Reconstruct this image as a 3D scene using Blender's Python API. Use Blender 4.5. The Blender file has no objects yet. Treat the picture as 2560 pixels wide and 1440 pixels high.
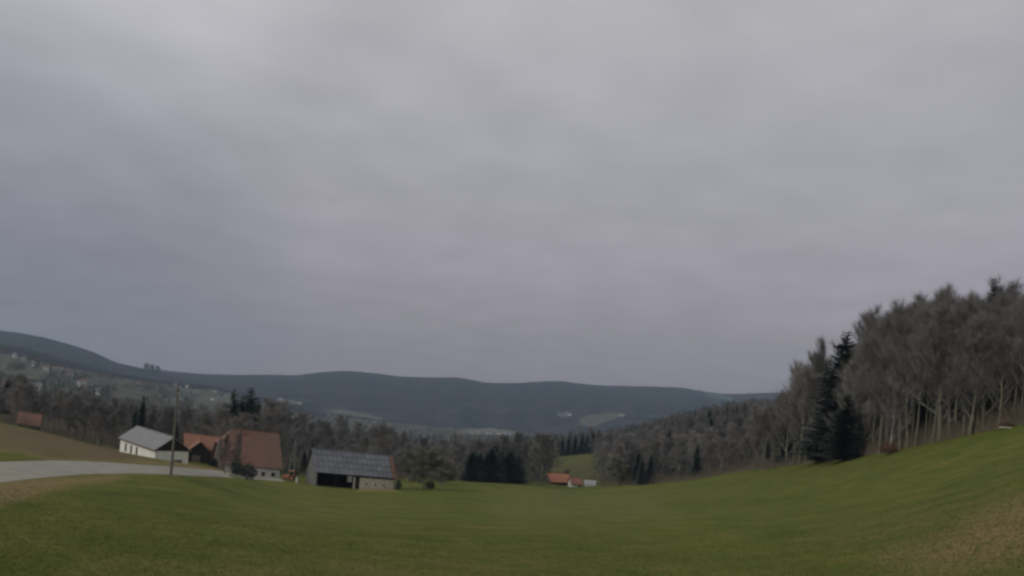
import bpy, math, random
import numpy as np
from mathutils import Vector, Matrix
from mathutils.bvhtree import BVHTree

sc = bpy.context.scene
C = sc.collection
rnd = random.Random(7)
nrg = np.random.default_rng(7)
rad = math.radians

# ---------------------------------------------------------------- camera, sky, sun, exposure
F, CX, CY, ROLL = 2000.0, 1280.0, 1040.0, rad(4.5)      # measured on the 2560 x 1440 photograph
cR, sR = math.cos(ROLL), math.sin(ROLL)
cd = bpy.data.cameras.new('camera')
cam = bpy.data.objects.new('camera', cd); C.objects.link(cam); sc.camera = cam
cd.sensor_width = 36.0
cd.lens = 36.0 * F / 2560.0
cd.shift_y = (CY - 720.0) / 2560.0
cd.clip_start = 0.1; cd.clip_end = 30000
cam.matrix_world = Matrix.Rotation(math.pi/2, 4, 'X') @ Matrix.Rotation(ROLL, 4, 'Z')

SUN_EL, SUN_AZ = rad(30), rad(-132)
w = bpy.data.worlds.new('World'); sc.world = w; w.use_nodes = True
nt = w.node_tree; nt.nodes.clear()
def N(nt, kind, **kw):
    n = nt.nodes.new(kind)
    for k, v in kw.items():
        if k.startswith('i_'):
            key = k[2:]; key = int(key) if key.isdigit() else key
            n.inputs[key].default_value = v
        else: setattr(n, k, v)
    return n
def L(nt, a, b): nt.links.new(a, b)
def ramp(nt, fac, stops, interp='LINEAR'):
    r = N(nt, 'ShaderNodeValToRGB'); r.color_ramp.interpolation = interp
    e = r.color_ramp.elements
    while len(e) < len(stops): e.new(0.5)
    for x, (p, c) in zip(e, stops): x.position = p; x.color = (*c, 1)
    L(nt, fac, r.inputs['Fac']); return r
def math_(nt, op, a, b=None, clamp=False):
    m = N(nt, 'ShaderNodeMath', operation=op, use_clamp=clamp)
    for i, v in enumerate((a, b)):
        if v is None: continue
        if isinstance(v, (int, float)): m.inputs[i].default_value = v
        else: L(nt, v, m.inputs[i])
    return m.outputs[0]
def mixc(nt, f, a, b, mode='MIX'):
    m = N(nt, 'ShaderNodeMix', data_type='RGBA', blend_type=mode)
    for idx, v in ((0, f), (6, a), (7, b)):
        if isinstance(v, (int, float)): m.inputs[idx].default_value = v
        elif isinstance(v, tuple): m.inputs[idx].default_value = (*v, 1)
        else: L(nt, v, m.inputs[idx])
    return m.outputs[2]

out = N(nt, 'ShaderNodeOutputWorld'); bg = N(nt, 'ShaderNodeBackground')
tc = N(nt, 'ShaderNodeTexCoord')
sep = N(nt, 'ShaderNodeSeparateXYZ'); L(nt, tc.outputs['Generated'], sep.inputs[0])
X, Y_, Z = sep.outputs
elev = math_(nt, 'MAXIMUM', Z, 0.0)
# overcast sky: dim near the horizon, brighter overhead
grad = ramp(nt, elev, [(0.0, (.232, .195, .193)), (.06, (.268, .230, .236)), (.11, (.313, .276, .295)), (.17, (.362, .334, .370)),
                       (.30, (.405, .393, .423)), (.44, (.468, .461, .478)), (1.0, (.53, .53, .545))])
# cloud structure on a flat layer far above
den = math_(nt, 'ADD', elev, 0.16)
cx = math_(nt, 'DIVIDE', X, den); cy = math_(nt, 'DIVIDE', Y_, den)
comb = N(nt, 'ShaderNodeCombineXYZ'); L(nt, cx, comb.inputs[0]); L(nt, cy, comb.inputs[1])
n1 = N(nt, 'ShaderNodeTexNoise', i_Scale=1.05, i_Detail=3.0, i_Roughness=.45, i_Distortion=.3)
L(nt, comb.outputs[0], n1.inputs['Vector'])
n2 = N(nt, 'ShaderNodeTexNoise', i_Scale=4.6, i_Detail=4.0, i_Roughness=.45)
L(nt, comb.outputs[0], n2.inputs['Vector'])
c1 = N(nt, 'ShaderNodeMapRange', i_1=.3, i_2=.7, i_3=.965, i_4=1.07); L(nt, n1.outputs[0], c1.inputs[0])
c2 = N(nt, 'ShaderNodeMapRange', i_1=.3, i_2=.7, i_3=.955, i_4=1.075); L(nt, n2.outputs[0], c2.inputs[0])
cl = math_(nt, 'MULTIPLY', c1.outputs[0], c2.outputs[0])
# a broad darker, bluer cloud bank low on the left
dot = N(nt, 'ShaderNodeVectorMath', operation='DOT_PRODUCT')
dot.inputs[1].default_value = Vector((-.68, 1, .12)).normalized()
L(nt, tc.outputs['Generated'], dot.inputs[0])
bank = N(nt, 'ShaderNodeMapRange', interpolation_type='SMOOTHSTEP', i_1=.93, i_2=1.0, i_3=0.0, i_4=1.0)
L(nt, dot.outputs['Value'], bank.inputs[0])
skyc = mixc(nt, math_(nt, 'MULTIPLY', bank.outputs[0], .62), grad.outputs[0], (.165, .174, .198))
vm = N(nt, 'ShaderNodeVectorMath', operation='SCALE'); L(nt, skyc, vm.inputs[0]); L(nt, cl, vm.inputs['Scale'])
nish = N(nt, 'ShaderNodeTexSky', sky_type='NISHITA', sun_disc=False)
nish.sun_elevation = SUN_EL; nish.sun_rotation = SUN_AZ
nsc = N(nt, 'ShaderNodeVectorMath', operation='SCALE'); nsc.inputs['Scale'].default_value = .05
L(nt, nish.outputs[0], nsc.inputs[0])
dot2 = N(nt, 'ShaderNodeVectorMath', operation='DOT_PRODUCT')      # brighter, thinner cloud high on the left
dot2.inputs[1].default_value = Vector((-.75, 1, .62)).normalized()
L(nt, tc.outputs['Generated'], dot2.inputs[0])
thin = N(nt, 'ShaderNodeMapRange', interpolation_type='SMOOTHSTEP', i_1=.93, i_2=1.0, i_3=1.0, i_4=1.36)
L(nt, dot2.outputs['Value'], thin.inputs[0])
vm2 = N(nt, 'ShaderNodeVectorMath', operation='SCALE'); L(nt, vm.outputs[0], vm2.inputs[0]); L(nt, thin.outputs[0], vm2.inputs['Scale'])
vm = vm2
fin = mixc(nt, .06, vm.outputs[0], nsc.outputs[0])
L(nt, fin, bg.inputs[0]); L(nt, bg.outputs[0], out.inputs['Surface'])

sd = bpy.data.lights.new('sun', 'SUN'); sd.energy = 1.4; sd.angle = rad(24); sd.color = (1, .96, .88)
so = bpy.data.objects.new('sun', sd); C.objects.link(so)
sdir = Vector((math.sin(SUN_AZ)*math.cos(SUN_EL), math.cos(SUN_AZ)*math.cos(SUN_EL), math.sin(SUN_EL)))
so.rotation_euler = sdir.to_track_quat('Z', 'Y').to_euler()
so.location = (0, 0, 60)
vs = sc.view_settings
sc.display_settings.display_device = 'sRGB'
vs.view_transform = 'Standard'; vs.look = 'None'; vs.exposure = 0; vs.gamma = 1; vs.use_curve_mapping = False
cy_ = sc.cycles
cy_.max_bounces = 5; cy_.diffuse_bounces = 3; cy_.glossy_bounces = 2; cy_.transmission_bounces = 2; cy_.volume_bounces = 0
cy_.use_denoising = True
cy_.pixel_filter_type = 'BLACKMAN_HARRIS'; cy_.filter_width = 2.7
cy_.caustics_reflective = False; cy_.caustics_refractive = False

# ---------------------------------------------------------------- helpers
def unproj(px, py, Y):
    a = (px-CX)/F; b = -(py-CY)/F
    return Vector(((a*cR - b*sR)*Y, Y, (a*sR + b*cR)*Y))
def ray(px, py):
    return unproj(px, py, 1.0).normalized()
def tag(o, label=None, cat=None, group=None, kind=None):
    if label: o['label'] = label
    if cat: o['category'] = cat
    if group: o['group'] = group
    if kind: o['kind'] = kind
    return o
def empty(name, loc, rz=0, **kw):
    o = bpy.data.objects.new(name, None); C.objects.link(o)
    o.location = loc; o.rotation_euler = (0, 0, rz); o.empty_display_size = .5
    return tag(o, **kw)
def me_(name, v, f, mat=None, smooth=False):
    m = bpy.data.meshes.new(name)
    m.from_pydata([tuple(p) for p in v], [], [tuple(q) for q in f])
    if mat:
        for x in (mat if isinstance(mat, (list, tuple)) else [mat]): m.materials.append(x)
    if smooth: m.shade_smooth()
    return m
def link(name, m, parent=None, loc=None):
    o = bpy.data.objects.new(name, m); C.objects.link(o)
    if parent: o.parent = parent
    if loc is not None: o.location = loc
    return o

class MB:
    def __init__(s, shear=0.0): s.v = []; s.f = []; s.sh = shear
    def pt(s, p):
        s.v.append((p[0], p[1], p[2] - s.sh*p[0])); return len(s.v)-1
    def box(s, x0, x1, y0, y1, z0, z1):
        i = [s.pt(p) for p in ((x0,y0,z0),(x1,y0,z0),(x1,y1,z0),(x0,y1,z0),(x0,y0,z1),(x1,y0,z1),(x1,y1,z1),(x0,y1,z1))]
        for q in ((0,3,2,1),(4,5,6,7),(0,1,5,4),(1,2,6,5),(2,3,7,6),(3,0,4,7)): s.f.append([i[k] for k in q])
        return s
    def prism(s, poly, d):
        """poly: 3D outline; d: extrusion vector"""
        n = len(poly)
        a = [s.pt(p) for p in poly]; b = [s.pt((p[0]+d[0], p[1]+d[1], p[2]+d[2])) for p in poly]
        s.f.append(a[::-1]); s.f.append(b)
        for k in range(n): s.f.append([a[k], a[(k+1) % n], b[(k+1) % n], b[k]])
        return s
    def tube(s, p0, p1, r0, r1, n=6, caps=True):
        p0, p1 = Vector(p0), Vector(p1); d = (p1-p0).normalized()
        a = d.orthogonal().normalized(); b = d.cross(a)
        r_ = []
        for p, r in ((p0, r0), (p1, r1)):
            r_.append([s.pt(p + (a*math.cos(2*math.pi*k/n) + b*math.sin(2*math.pi*k/n))*r) for k in range(n)])
        for k in range(n): s.f.append([r_[0][k], r_[0][(k+1) % n], r_[1][(k+1) % n], r_[1][k]])
        if caps: s.f.append(r_[0][::-1]); s.f.append(r_[1])
        return s
    def build(s, name, mat, parent=None, smooth=False):
        return link(name, me_(name, s.v, s.f, mat, smooth), parent)

def mat(name, base, var=None, scale=2.0, rough=.85, detail=4, stretch=(1,1,1), coord='Object', obj_var=0.0, bump=0.0, spec=.25):
    m = bpy.data.materials.new(name); m.use_nodes = True; t = m.node_tree
    b = t.nodes['Principled BSDF']; b.inputs['Roughness'].default_value = rough
    b.inputs['Specular IOR Level'].default_value = spec
    tcn = N(t, 'ShaderNodeTexCoord'); mp = N(t, 'ShaderNodeMapping'); mp.inputs['Scale'].default_value = stretch
    L(t, tcn.outputs[coord], mp.inputs[0])
    nz = N(t, 'ShaderNodeTexNoise', i_Scale=scale, i_Detail=float(detail), i_Roughness=.6)
    L(t, mp.outputs[0], nz.inputs['Vector'])
    var = var or tuple(c*.75 for c in base)
    r = ramp(t, nz.outputs[0], [(.32, base), (.68, var)])
    col = r.outputs[0]
    if obj_var:
        oi = N(t, 'ShaderNodeObjectInfo')
        mr = N(t, 'ShaderNodeMapRange', i_3=1-obj_var, i_4=1+obj_var); L(t, oi.outputs['Random'], mr.inputs[0])
        sc_ = N(t, 'ShaderNodeVectorMath', operation='SCALE'); L(t, col, sc_.inputs[0]); L(t, mr.outputs[0], sc_.inputs['Scale'])
        col = sc_.outputs[0]
    L(t, col, b.inputs['Base Color'])
    if bump:
        bp = N(t, 'ShaderNodeBump', i_Strength=.6, i_Distance=bump); L(t, nz.outputs[0], bp.inputs['Height'])
        L(t, bp.outputs[0], b.inputs['Normal'])
    return m

M = dict(
    plaster=mat('white_plaster', (.80,.79,.73), (.66,.65,.58), .6, coord='Object', stretch=(1,1,.5)),
    plaster_grey=mat('grey_plaster', (.46,.46,.43), (.36,.36,.34), .6),
    stone=mat('pale_stone', (.52,.49,.39), (.38,.36,.29), 1.4, bump=.03),
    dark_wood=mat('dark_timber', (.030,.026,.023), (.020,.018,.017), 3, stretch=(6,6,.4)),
    grey_wood=mat('weathered_boards', (.17,.17,.165), (.115,.115,.11), 2, stretch=(5,5,.3)),
    brown_wood=mat('brown_timber', (.16,.12,.095), (.11,.085,.07), 3, stretch=(5,5,.3)),
    pole_wood=mat('pole_wood', (.15,.135,.115), (.10,.09,.078), 3, stretch=(5,5,.3)),
    pale_pole=mat('pale_pole_wood', (.17,.175,.155), (.12,.125,.11), 3, stretch=(5,5,.3)),
    sheet=mat('grey_roof_sheet', (.160,.164,.182), (.120,.128,.142), 1.1, rough=.5, obj_var=.13),
    sheet_light=mat('light_grey_roofing', (.225,.222,.222), (.185,.183,.183), .5, rough=.6),
    tile=mat('red_roof_tile', (.205,.105,.078), (.135,.092,.070), .3, detail=6, stretch=(1,.5,1)),
    tile_bright=mat('bright_orange_roof_tile', (.40,.17,.10), (.29,.13,.085), .5, detail=6),
    tile_dull=mat('dull_brown_roof_tile', (.165,.10,.078), (.105,.08,.068), .4, detail=6),
    tile_orange=mat('orange_roof_tile', (.285,.135,.085), (.19,.11,.08), .5, detail=6),
    pane=mat('dark_window_glass', (.02,.022,.024), (.03,.03,.03), 1, rough=.25, spec=.5),
    frame=mat('window_frame', (.20,.17,.13), (.15,.13,.10), 2),
    door=mat('door_boards', (.17,.125,.105), (.12,.09,.08), 2, stretch=(6,6,.3)),
    tarp=mat('pale_tarpaulin', (.42,.42,.42), (.30,.31,.31), .8, rough=.5),
    orange=mat('orange_paint', (.42,.16,.07), (.30,.13,.06), 2, rough=.5),
    rubber=mat('tyre_rubber', (.025,.024,.022), (.05,.045,.04), 4),
    metal=mat('grey_metal', (.30,.30,.29), (.22,.22,.21), 3, rough=.55),
    bark=mat('grey_bark', (.170,.158,.115), (.105,.098,.074), 1.5, stretch=(2,2,.5), obj_var=.22),
    twig=mat('grey_brown_twigs', (.190,.178,.162), (.130,.122,.112), .35, obj_var=.28),
    twig_pale=mat('olive_grey_twigs', (.20,.195,.150), (.15,.145,.110), .35, obj_var=.15),
    bark_pale=mat('pale_birch_bark', (.42,.41,.37), (.24,.23,.21), 1.2, stretch=(2,2,1)),
    needles=mat('dark_spruce_needles', (.046,.066,.058), (.066,.084,.070), .5, obj_var=.2),
    shrub=mat('dark_evergreen_leaves', (.022,.032,.024), (.035,.045,.03), .8),
    rust=mat('rust_brown_leaves', (.15,.080,.055), (.10,.065,.05), 1),
    brush=mat('dry_brush_stems', (.165,.132,.092), (.105,.092,.068), .25, coord='Object'),
    asphalt=mat('pale_worn_road', (.30,.285,.232), (.215,.205,.168), .5, detail=9, coord='Object', bump=.01),
    log=mat('cut_log', (.62,.58,.50), (.45,.41,.34), 2),
    village=mat('village_plaster', (.44,.44,.42), (.34,.34,.33), .3),
    far_bare=mat('far_bare_crowns', (.115,.108,.098), (.064,.063,.057), .02, coord='Object', detail=8),
    far_dark=mat('far_spruce_crowns', (.035,.050,.042), (.055,.065,.05), .03, coord='Object', detail=8),
)

# ---------------------------------------------------------------- ground height from surveyed points
CTRL = [(0,1440,18),(640,1440,22),(1280,1440,27),(1900,1440,26),(2560,1440,17),(-300,1440,14),(2900,1440,14),
 (0,1320,26),(640,1320,38),(1280,1320,52),(1900,1320,50),(2560,1300,28),(0,1250,36),
 (640,1240,95),(640,1206,168),(900,1225,184),(1060,1222,200),(1150,1205,270),(1310,1212,300),(1430,1218,375),
 (1550,1215,340),(1700,1207,300),(1900,1177,240),(2050,1158,190),(2150,1143,168),(2250,1125,148),(2350,1105,131),
 (2450,1083,118),(2560,1064,107),(2750,1035,96),(1280,1260,150),(1900,1240,120),(2300,1240,60),(2560,1180,50),
 (0,1207,50),(0,1155,64),(210,1185,66),(200,1152,80),(430,1187,82),(420,1166,97),(560,1193,124),(560,1178,138),
 (700,1203,176),(700,1197,186),(-300,1240,38),(-300,1150,70),
 (0,1065,135),(100,1085,150),(200,1107,165),(303,1133,188),(388,1148,172),(471,1162,178),(540,1165,200),(600,1192,185),
 (765,1209,187),(600,1180,250),(800,1195,250),(1000,1205,260),
 (700,1140,340),(900,1172,340),(1100,1192,360),(700,1120,520),(1000,1148,560),(1200,1158,600),
 (1420,1172,470),(1430,1142,610),(1500,1130,640),(1300,1160,560),(1700,1168,420),(1600,1110,640),(1700,1080,620),(1850,1120,400),(1850,1048,600),
 (1980,1040,600),(2100,1045,500),(2300,1075,200),(2500,1030,170),(2300,1020,320),(2750,1000,170),(2700,980,330),
 (0,1040,260),(200,1085,260),(400,1120,270),(0,1010,550),(200,1035,600),(400,1065,650),(560,1085,700),
 (-300,990,600),(-300,860,1500),(0,885,1500),(150,922,1500),(300,955,1600),(450,972,1750),(620,1008,1800),
 (800,1080,1500),(1000,1100,1500),(1200,1088,2200),(1300,1090,2300),(1500,1100,1500),(1900,1080,1500),(2300,1060,1200),(2560,1080,1500),
 (0,930,3200),(600,1000,3200),(1280,1078,3200),(2000,1110,3400),(2560,1160,3400),
 (0,960,7500),(640,1010,7500),(1280,1060,7500),(1900,1110,7500),(2560,1160,7500)]
H0 = 3.0
pts = []
for px, py, Yd in CTRL:
    p = unproj(px, py, Yd); r = math.hypot(p.x, p.y)
    pts.append((math.atan2(p.x, p.y), math.log(r), (p.z+H0)/r))
for a in (-40, -20, 0, 20, 40):
    pts.append((rad(a), math.log(5), -.078)); 
P_ = np.array(pts)
KX, KY = 2.2, .55
def phi(d2): return .5*d2*np.log(d2+1e-9)
A2 = np.stack([P_[:,0]*KX, P_[:,1]*KY], 1)
D2 = ((A2[:,None]-A2[None])**2).sum(-1)
n_ = len(P_)
K = np.zeros((n_+3, n_+3)); K[:n_,:n_] = phi(D2) + 2e-4*np.eye(n_)
K[:n_, n_] = 1; K[:n_, n_+1:] = A2; K[n_:, :n_] = K[:n_, n_:].T
SOL = np.linalg.solve(K, np.concatenate([P_[:,2], np.zeros(3)]))
TH = rad(42)
def ground_z(x, y):
    x = np.atleast_1d(np.asarray(x, float)); y = np.atleast_1d(np.asarray(y, float))
    r = np.hypot(x, y)+1e-6; th = np.arctan2(x, y)
    def ev(t, lr):
        q = np.stack([t*KX, lr*KY], -1); o = np.empty(len(t))
        for i in range(0, len(t), 4000):
            d2 = ((q[i:i+4000, None]-A2[None])**2).sum(-1)
            o[i:i+4000] = phi(d2) @ SOL[:n_] + SOL[n_] + q[i:i+4000] @ SOL[n_+1:]
        return o
    lr = np.log(np.maximum(r, 5.0))
    e = ev(np.clip(th, -TH, TH), lr)
    z = -H0 + e*r
    # behind and far to the sides: ease from one side's slope to the other's
    m = np.abs(th) > TH
    if m.any():
        eL = ev(np.full(m.sum(), -TH), lr[m]); eR = ev(np.full(m.sum(), TH), lr[m])
        tt = np.clip((np.abs(th[m])-TH)/(math.pi-TH), 0, 1); tt = tt*tt*(3-2*tt)*.5
        eo = np.where(th[m] > 0, eR*(1-tt)+eL*tt, eL*(1-tt)+eR*tt)
        z[m] = -H0 + eo*r[m]
    # gentle field undulation
    z += .10*np.sin(x*.11+1.3)*np.sin(y*.083+.4)*np.clip(r/40, 0, 1)*np.clip(300/r, 0, 1)
    return z
def gz(x, y): return float(ground_z(x, y)[0])

# soil / leaf litter zones, written as attributes of the ground (they stay put on it)
def to_px(x, y, z):
    yy = np.where(y > .5, y, np.nan)
    u = x/yy; ww = z/yy
    return CX + F*(u*cR + ww*sR), CY - F*(-u*sR + ww*cR)
def inpoly(px, py, poly, soft):
    """signed-distance style soft membership"""
    poly = np.array(poly, float); n = len(poly); ins = np.zeros(px.shape, bool); dmin = np.full(px.shape, 1e9)
    for i in range(n):
        x1, y1 = poly[i]; x2, y2 = poly[(i+1) % n]
        cond = ((y1 > py) != (y2 > py)) & (px < (x2-x1)*(py-y1)/(y2-y1+1e-12)+x1)
        ins ^= cond
        t = np.clip(((px-x1)*(x2-x1)+(py-y1)*(y2-y1))/((x2-x1)**2+(y2-y1)**2), 0, 1)
        dmin = np.minimum(dmin, np.hypot(px-x1-t*(x2-x1), py-y1-t*(y2-y1)))
    d = np.where(ins, dmin, -dmin)
    return np.nan_to_num(np.clip(.5+d/(2*soft), 0, 1))
ths = np.concatenate([np.linspace(-math.pi, -rad(42), 40)[:-1], np.linspace(-rad(42), rad(42), 560), np.linspace(rad(42), math.pi, 40)[1:-1]])
rs = np.concatenate([[.01, 2, 4, 6], np.geomspace(8, 1400, 300), np.geomspace(1430, 7600, 50)])
TT, RR = np.meshgrid(ths, rs)
gx = (RR*np.sin(TT)).ravel(); gy = (RR*np.cos(TT)).ravel(); gzv = ground_z(gx, gy)
nt_, nr_ = len(ths), len(rs)
idx = np.arange(nr_*nt_).reshape(nr_, nt_)
a = idx[:-1, :]; b = np.roll(idx, -1, 1)[:-1, :]; c = np.roll(idx, -1, 1)[1:, :]; d = idx[1:, :]
faces = np.stack([a.ravel(), d.ravel(), c.ravel(), b.ravel()], 1)[:, ::-1]
gm = bpy.data.meshes.new('ground')
gm.vertices.add(len(gx)); gm.vertices.foreach_set('co', np.stack([gx, gy, gzv], 1).ravel())
gm.loops.add(faces.size); gm.loops.foreach_set('vertex_index', faces.ravel())
gm.polygons.add(len(faces)); gm.polygons.foreach_set('loop_start', np.arange(0, faces.size, 4))
gm.update(calc_edges=True); gm.validate()
if gm.polygons[5000].normal.z < 0: gm.flip_normals()
gm.shade_smooth()
pxv, pyv = to_px(gx, gy, gzv)
soil = np.zeros(len(gx)); litter = np.zeros(len(gx)); pale = np.zeros(len(gx))
def zone(arr, poly, soft, amt, ymin=0, ymax=1e9):
    mk = inpoly(pxv, pyv, poly, soft)*amt*((gy > ymin) & (gy < ymax))
    np.maximum(arr, mk, out=arr)
zone(soil, [(-200,1225),(0,1200),(110,1193),(330,1184),(300,1200),(180,1215),(60,1250),(-200,1330)], 14, .8)
zone(soil, [(-200,1040),(0,1060),(120,1082),(290,1122),(420,1160),(560,1175),(300,1156),(120,1150),(60,1132),(-200,1110)], 8, .8)
zone(litter, [(-200,1040),(0,1060),(120,1082),(290,1122),(380,1150),(300,1152),(120,1146),(60,1128),(-200,1105)], 6, .55, 60, 300)
zone(soil, [(390,1150),(480,1160),(640,1182),(640,1195),(420,1166)], 4, .6)
zone(soil, [(2200,1400),(2350,1340),(2460,1280),(2600,1235),(2700,1330),(2600,1400),(2400,1430)], 50, 1.0)
zone(soil, [(2040,1330),(2560,1215),(2700,1190),(2700,1230),(2300,1330),(2100,1400)], 45, .3)
zone(soil, [(200,1390),(600,1375),(1100,1395),(1500,1400),(1500,1460),(100,1460)], 40, .35)
zone(soil, [(900,1219),(980,1220),(1000,1230),(890,1230)], 3, .7)
zone(pale, [(1195,1242),(1330,1232),(1640,1240),(1700,1300),(1250,1308)], 26, 1.0)
zone(pale, [(540,1230),(800,1225),(860,1330),(600,1350)], 60, .5)
litter[gy > 300] = 0
dull = np.clip((gy-420)/350, 0, 1)*((pxv < 760) | (gy > 700))
zone(litter, [(1905,1170),(2052,1150),(2152,1135),(2252,1117),(2352,1097),(2452,1075),(2562,1055),(2900,1000),(2900,800),(1900,900)], 4, 1.0, 90, 900)
zone(litter, [(1560,1206),(1700,1200),(1905,1170),(1990,900),(1300,1000),(1500,1128),(1500,1200)], 5, 1.0, 200, 900)
zone(litter, [(1312,1210),(1370,1200),(1500,1204),(1500,1150),(1420,1158),(1340,1170)], 5, .55, 300, 700)
zone(litter, [(1368,1215),(1500,1215),(1500,1122),(1368,1130)], 6, .35, 400, 700)
zone(litter, [(600,1175),(750,1185),(1050,1195),(1150,1200),(1310,1205),(1310,1160),(1330,1150),(1340,1000),(500,1000),(0,1000),(0,1055),(250,1110),(300,1120),(500,1130)], 4, 1.0, 170, 700)
for nm, arr in (('soil', soil), ('litter', litter), ('pale', pale), ('dull', dull)):
    at = gm.attributes.new(nm, 'FLOAT', 'POINT'); at.data.foreach_set('value', arr.astype(np.float32))

gmat = bpy.data.materials.new('meadow_ground'); gmat.use_nodes = True; t = gmat.node_tree
b_ = t.nodes['Principled BSDF']; b_.inputs['Roughness'].default_value = .95; b_.inputs['Specular IOR Level'].default_value = .1
tcn = N(t, 'ShaderNodeTexCoord')
def noise(t, scale, detail=4, rough=.6, vec=None, dist=0):
    n = N(t, 'ShaderNodeTexNoise', i_Scale=scale, i_Detail=float(detail), i_Roughness=rough, i_Distortion=dist)
    L(t, vec or tcn.outputs['Object'], n.inputs['Vector']); return n.outputs[0]
nb = noise(t, .035, 3, .55); nm_ = noise(t, .35, 5, .65); nf = noise(t, 3.5, 5, .7); nff = noise(t, 16, 3, .7)
g1 = ramp(t, nb, [(.35, (.088, .108, .020)), (.65, (.124, .128, .028))]).outputs[0]
g2 = ramp(t, nm_, [(.36, (.062, .092, .012)), (.52, (.108, .124, .022)), (.68, (.190, .160, .050))]).outputs[0]
nc_ = noise(t, .11, 4, .6, dist=.6)
g = mixc(t, .55, g1, g2)
g = mixc(t, .8, g, ramp(t, nc_, [(.33, (.74, .80, .72)), (.5, (1, 1, 1)), (.66, (1.18, 1.10, 1.06))]).outputs[0], 'MULTIPLY')
spk = ramp(t, nf, [(.35, (.66, .68, .66)), (.62, (1.22, 1.2, 1.2))]).outputs[0]
g = mixc(t, .75, g, spk, 'MULTIPLY')
spk2 = ramp(t, nff, [(.35, (.72, .74, .72)), (.65, (1.22, 1.2, 1.15))]).outputs[0]
g = mixc(t, .6, g, spk2, 'MULTIPLY')
def attr(nm):
    n = N(t, 'ShaderNodeAttribute'); n.attribute_name = nm; return n.outputs['Fac']
soilc = ramp(t, nm_, [(.3, (.29, .195, .105)), (.7, (.175, .140, .062))]).outputs[0]
soilc = mixc(t, .6, soilc, spk, 'MULTIPLY')
patch = math_(t, 'ADD', attr('soil'), math_(t, 'MULTIPLY', math_(t, 'SUBTRACT', nm_, .5), 1.3))
patch = math_(t, 'MULTIPLY', math_(t, 'MULTIPLY', patch, 1.1, True), math_(t, 'MULTIPLY', attr('soil'), 2.0, True), True)
g = mixc(t, patch, g, soilc)
g = mixc(t, math_(t, 'MULTIPLY', attr('pale'), .20), g, (.175, .170, .085))
litc = ramp(t, nm_, [(.35, (.085, .070, .045)), (.65, (.045, .045, .026))]).outputs[0]
g = mixc(t, attr('litter'), g, litc)
g = mixc(t, math_(t, 'MULTIPLY', attr('dull'), .9), g, ramp(t, noise(t, .012, 6, .65), [(.4, (.105, .104, .085)), (.6, (.055, .058, .046))]).outputs[0])
L(t, g, b_.inputs['Base Color'])
bp = N(t, 'ShaderNodeBump', i_Strength=.7, i_Distance=.12); L(t, math_(t, 'ADD', nf, math_(t, 'MULTIPLY', nff, .4)), bp.inputs['Height']); L(t, bp.outputs[0], b_.inputs['Normal'])
gm.materials.append(gmat)
ground = tag(link('ground', gm), 'wide green meadow sloping down to the farm', kind='structure')
gbvh = BVHTree.FromPolygons([Vector(v) for v in zip(gx.tolist(), gy.tolist(), gzv.tolist())], [tuple(f) for f in faces.tolist()])
def gh(x, y):
    h = gbvh.ray_cast(Vector((x, y, 900)), Vector((0, 0, -1)))
    return h[0].z if h[0] else gz(x, y)
def hit(px, py, bvh=None):
    h = (bvh or gbvh).ray_cast(Vector((0, 0, 0)), ray(px, py))
    return h[0]
def at(px, Y, dz=0):
    """ground point at depth Y in the vertical plane seen at column px (on the horizon)"""
    u = (px-CX)/F/cR
    py = CY
    for _ in range(4):
        p = unproj(px, py, Y); z = gz(p.x, Y)
        q = to_px(np.array([p.x]), np.array([Y]), np.array([z])); py = float(q[1][0])
        p = unproj(px, py, Y)
    return Vector((p.x, Y, gh(p.x, Y)+dz))

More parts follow.
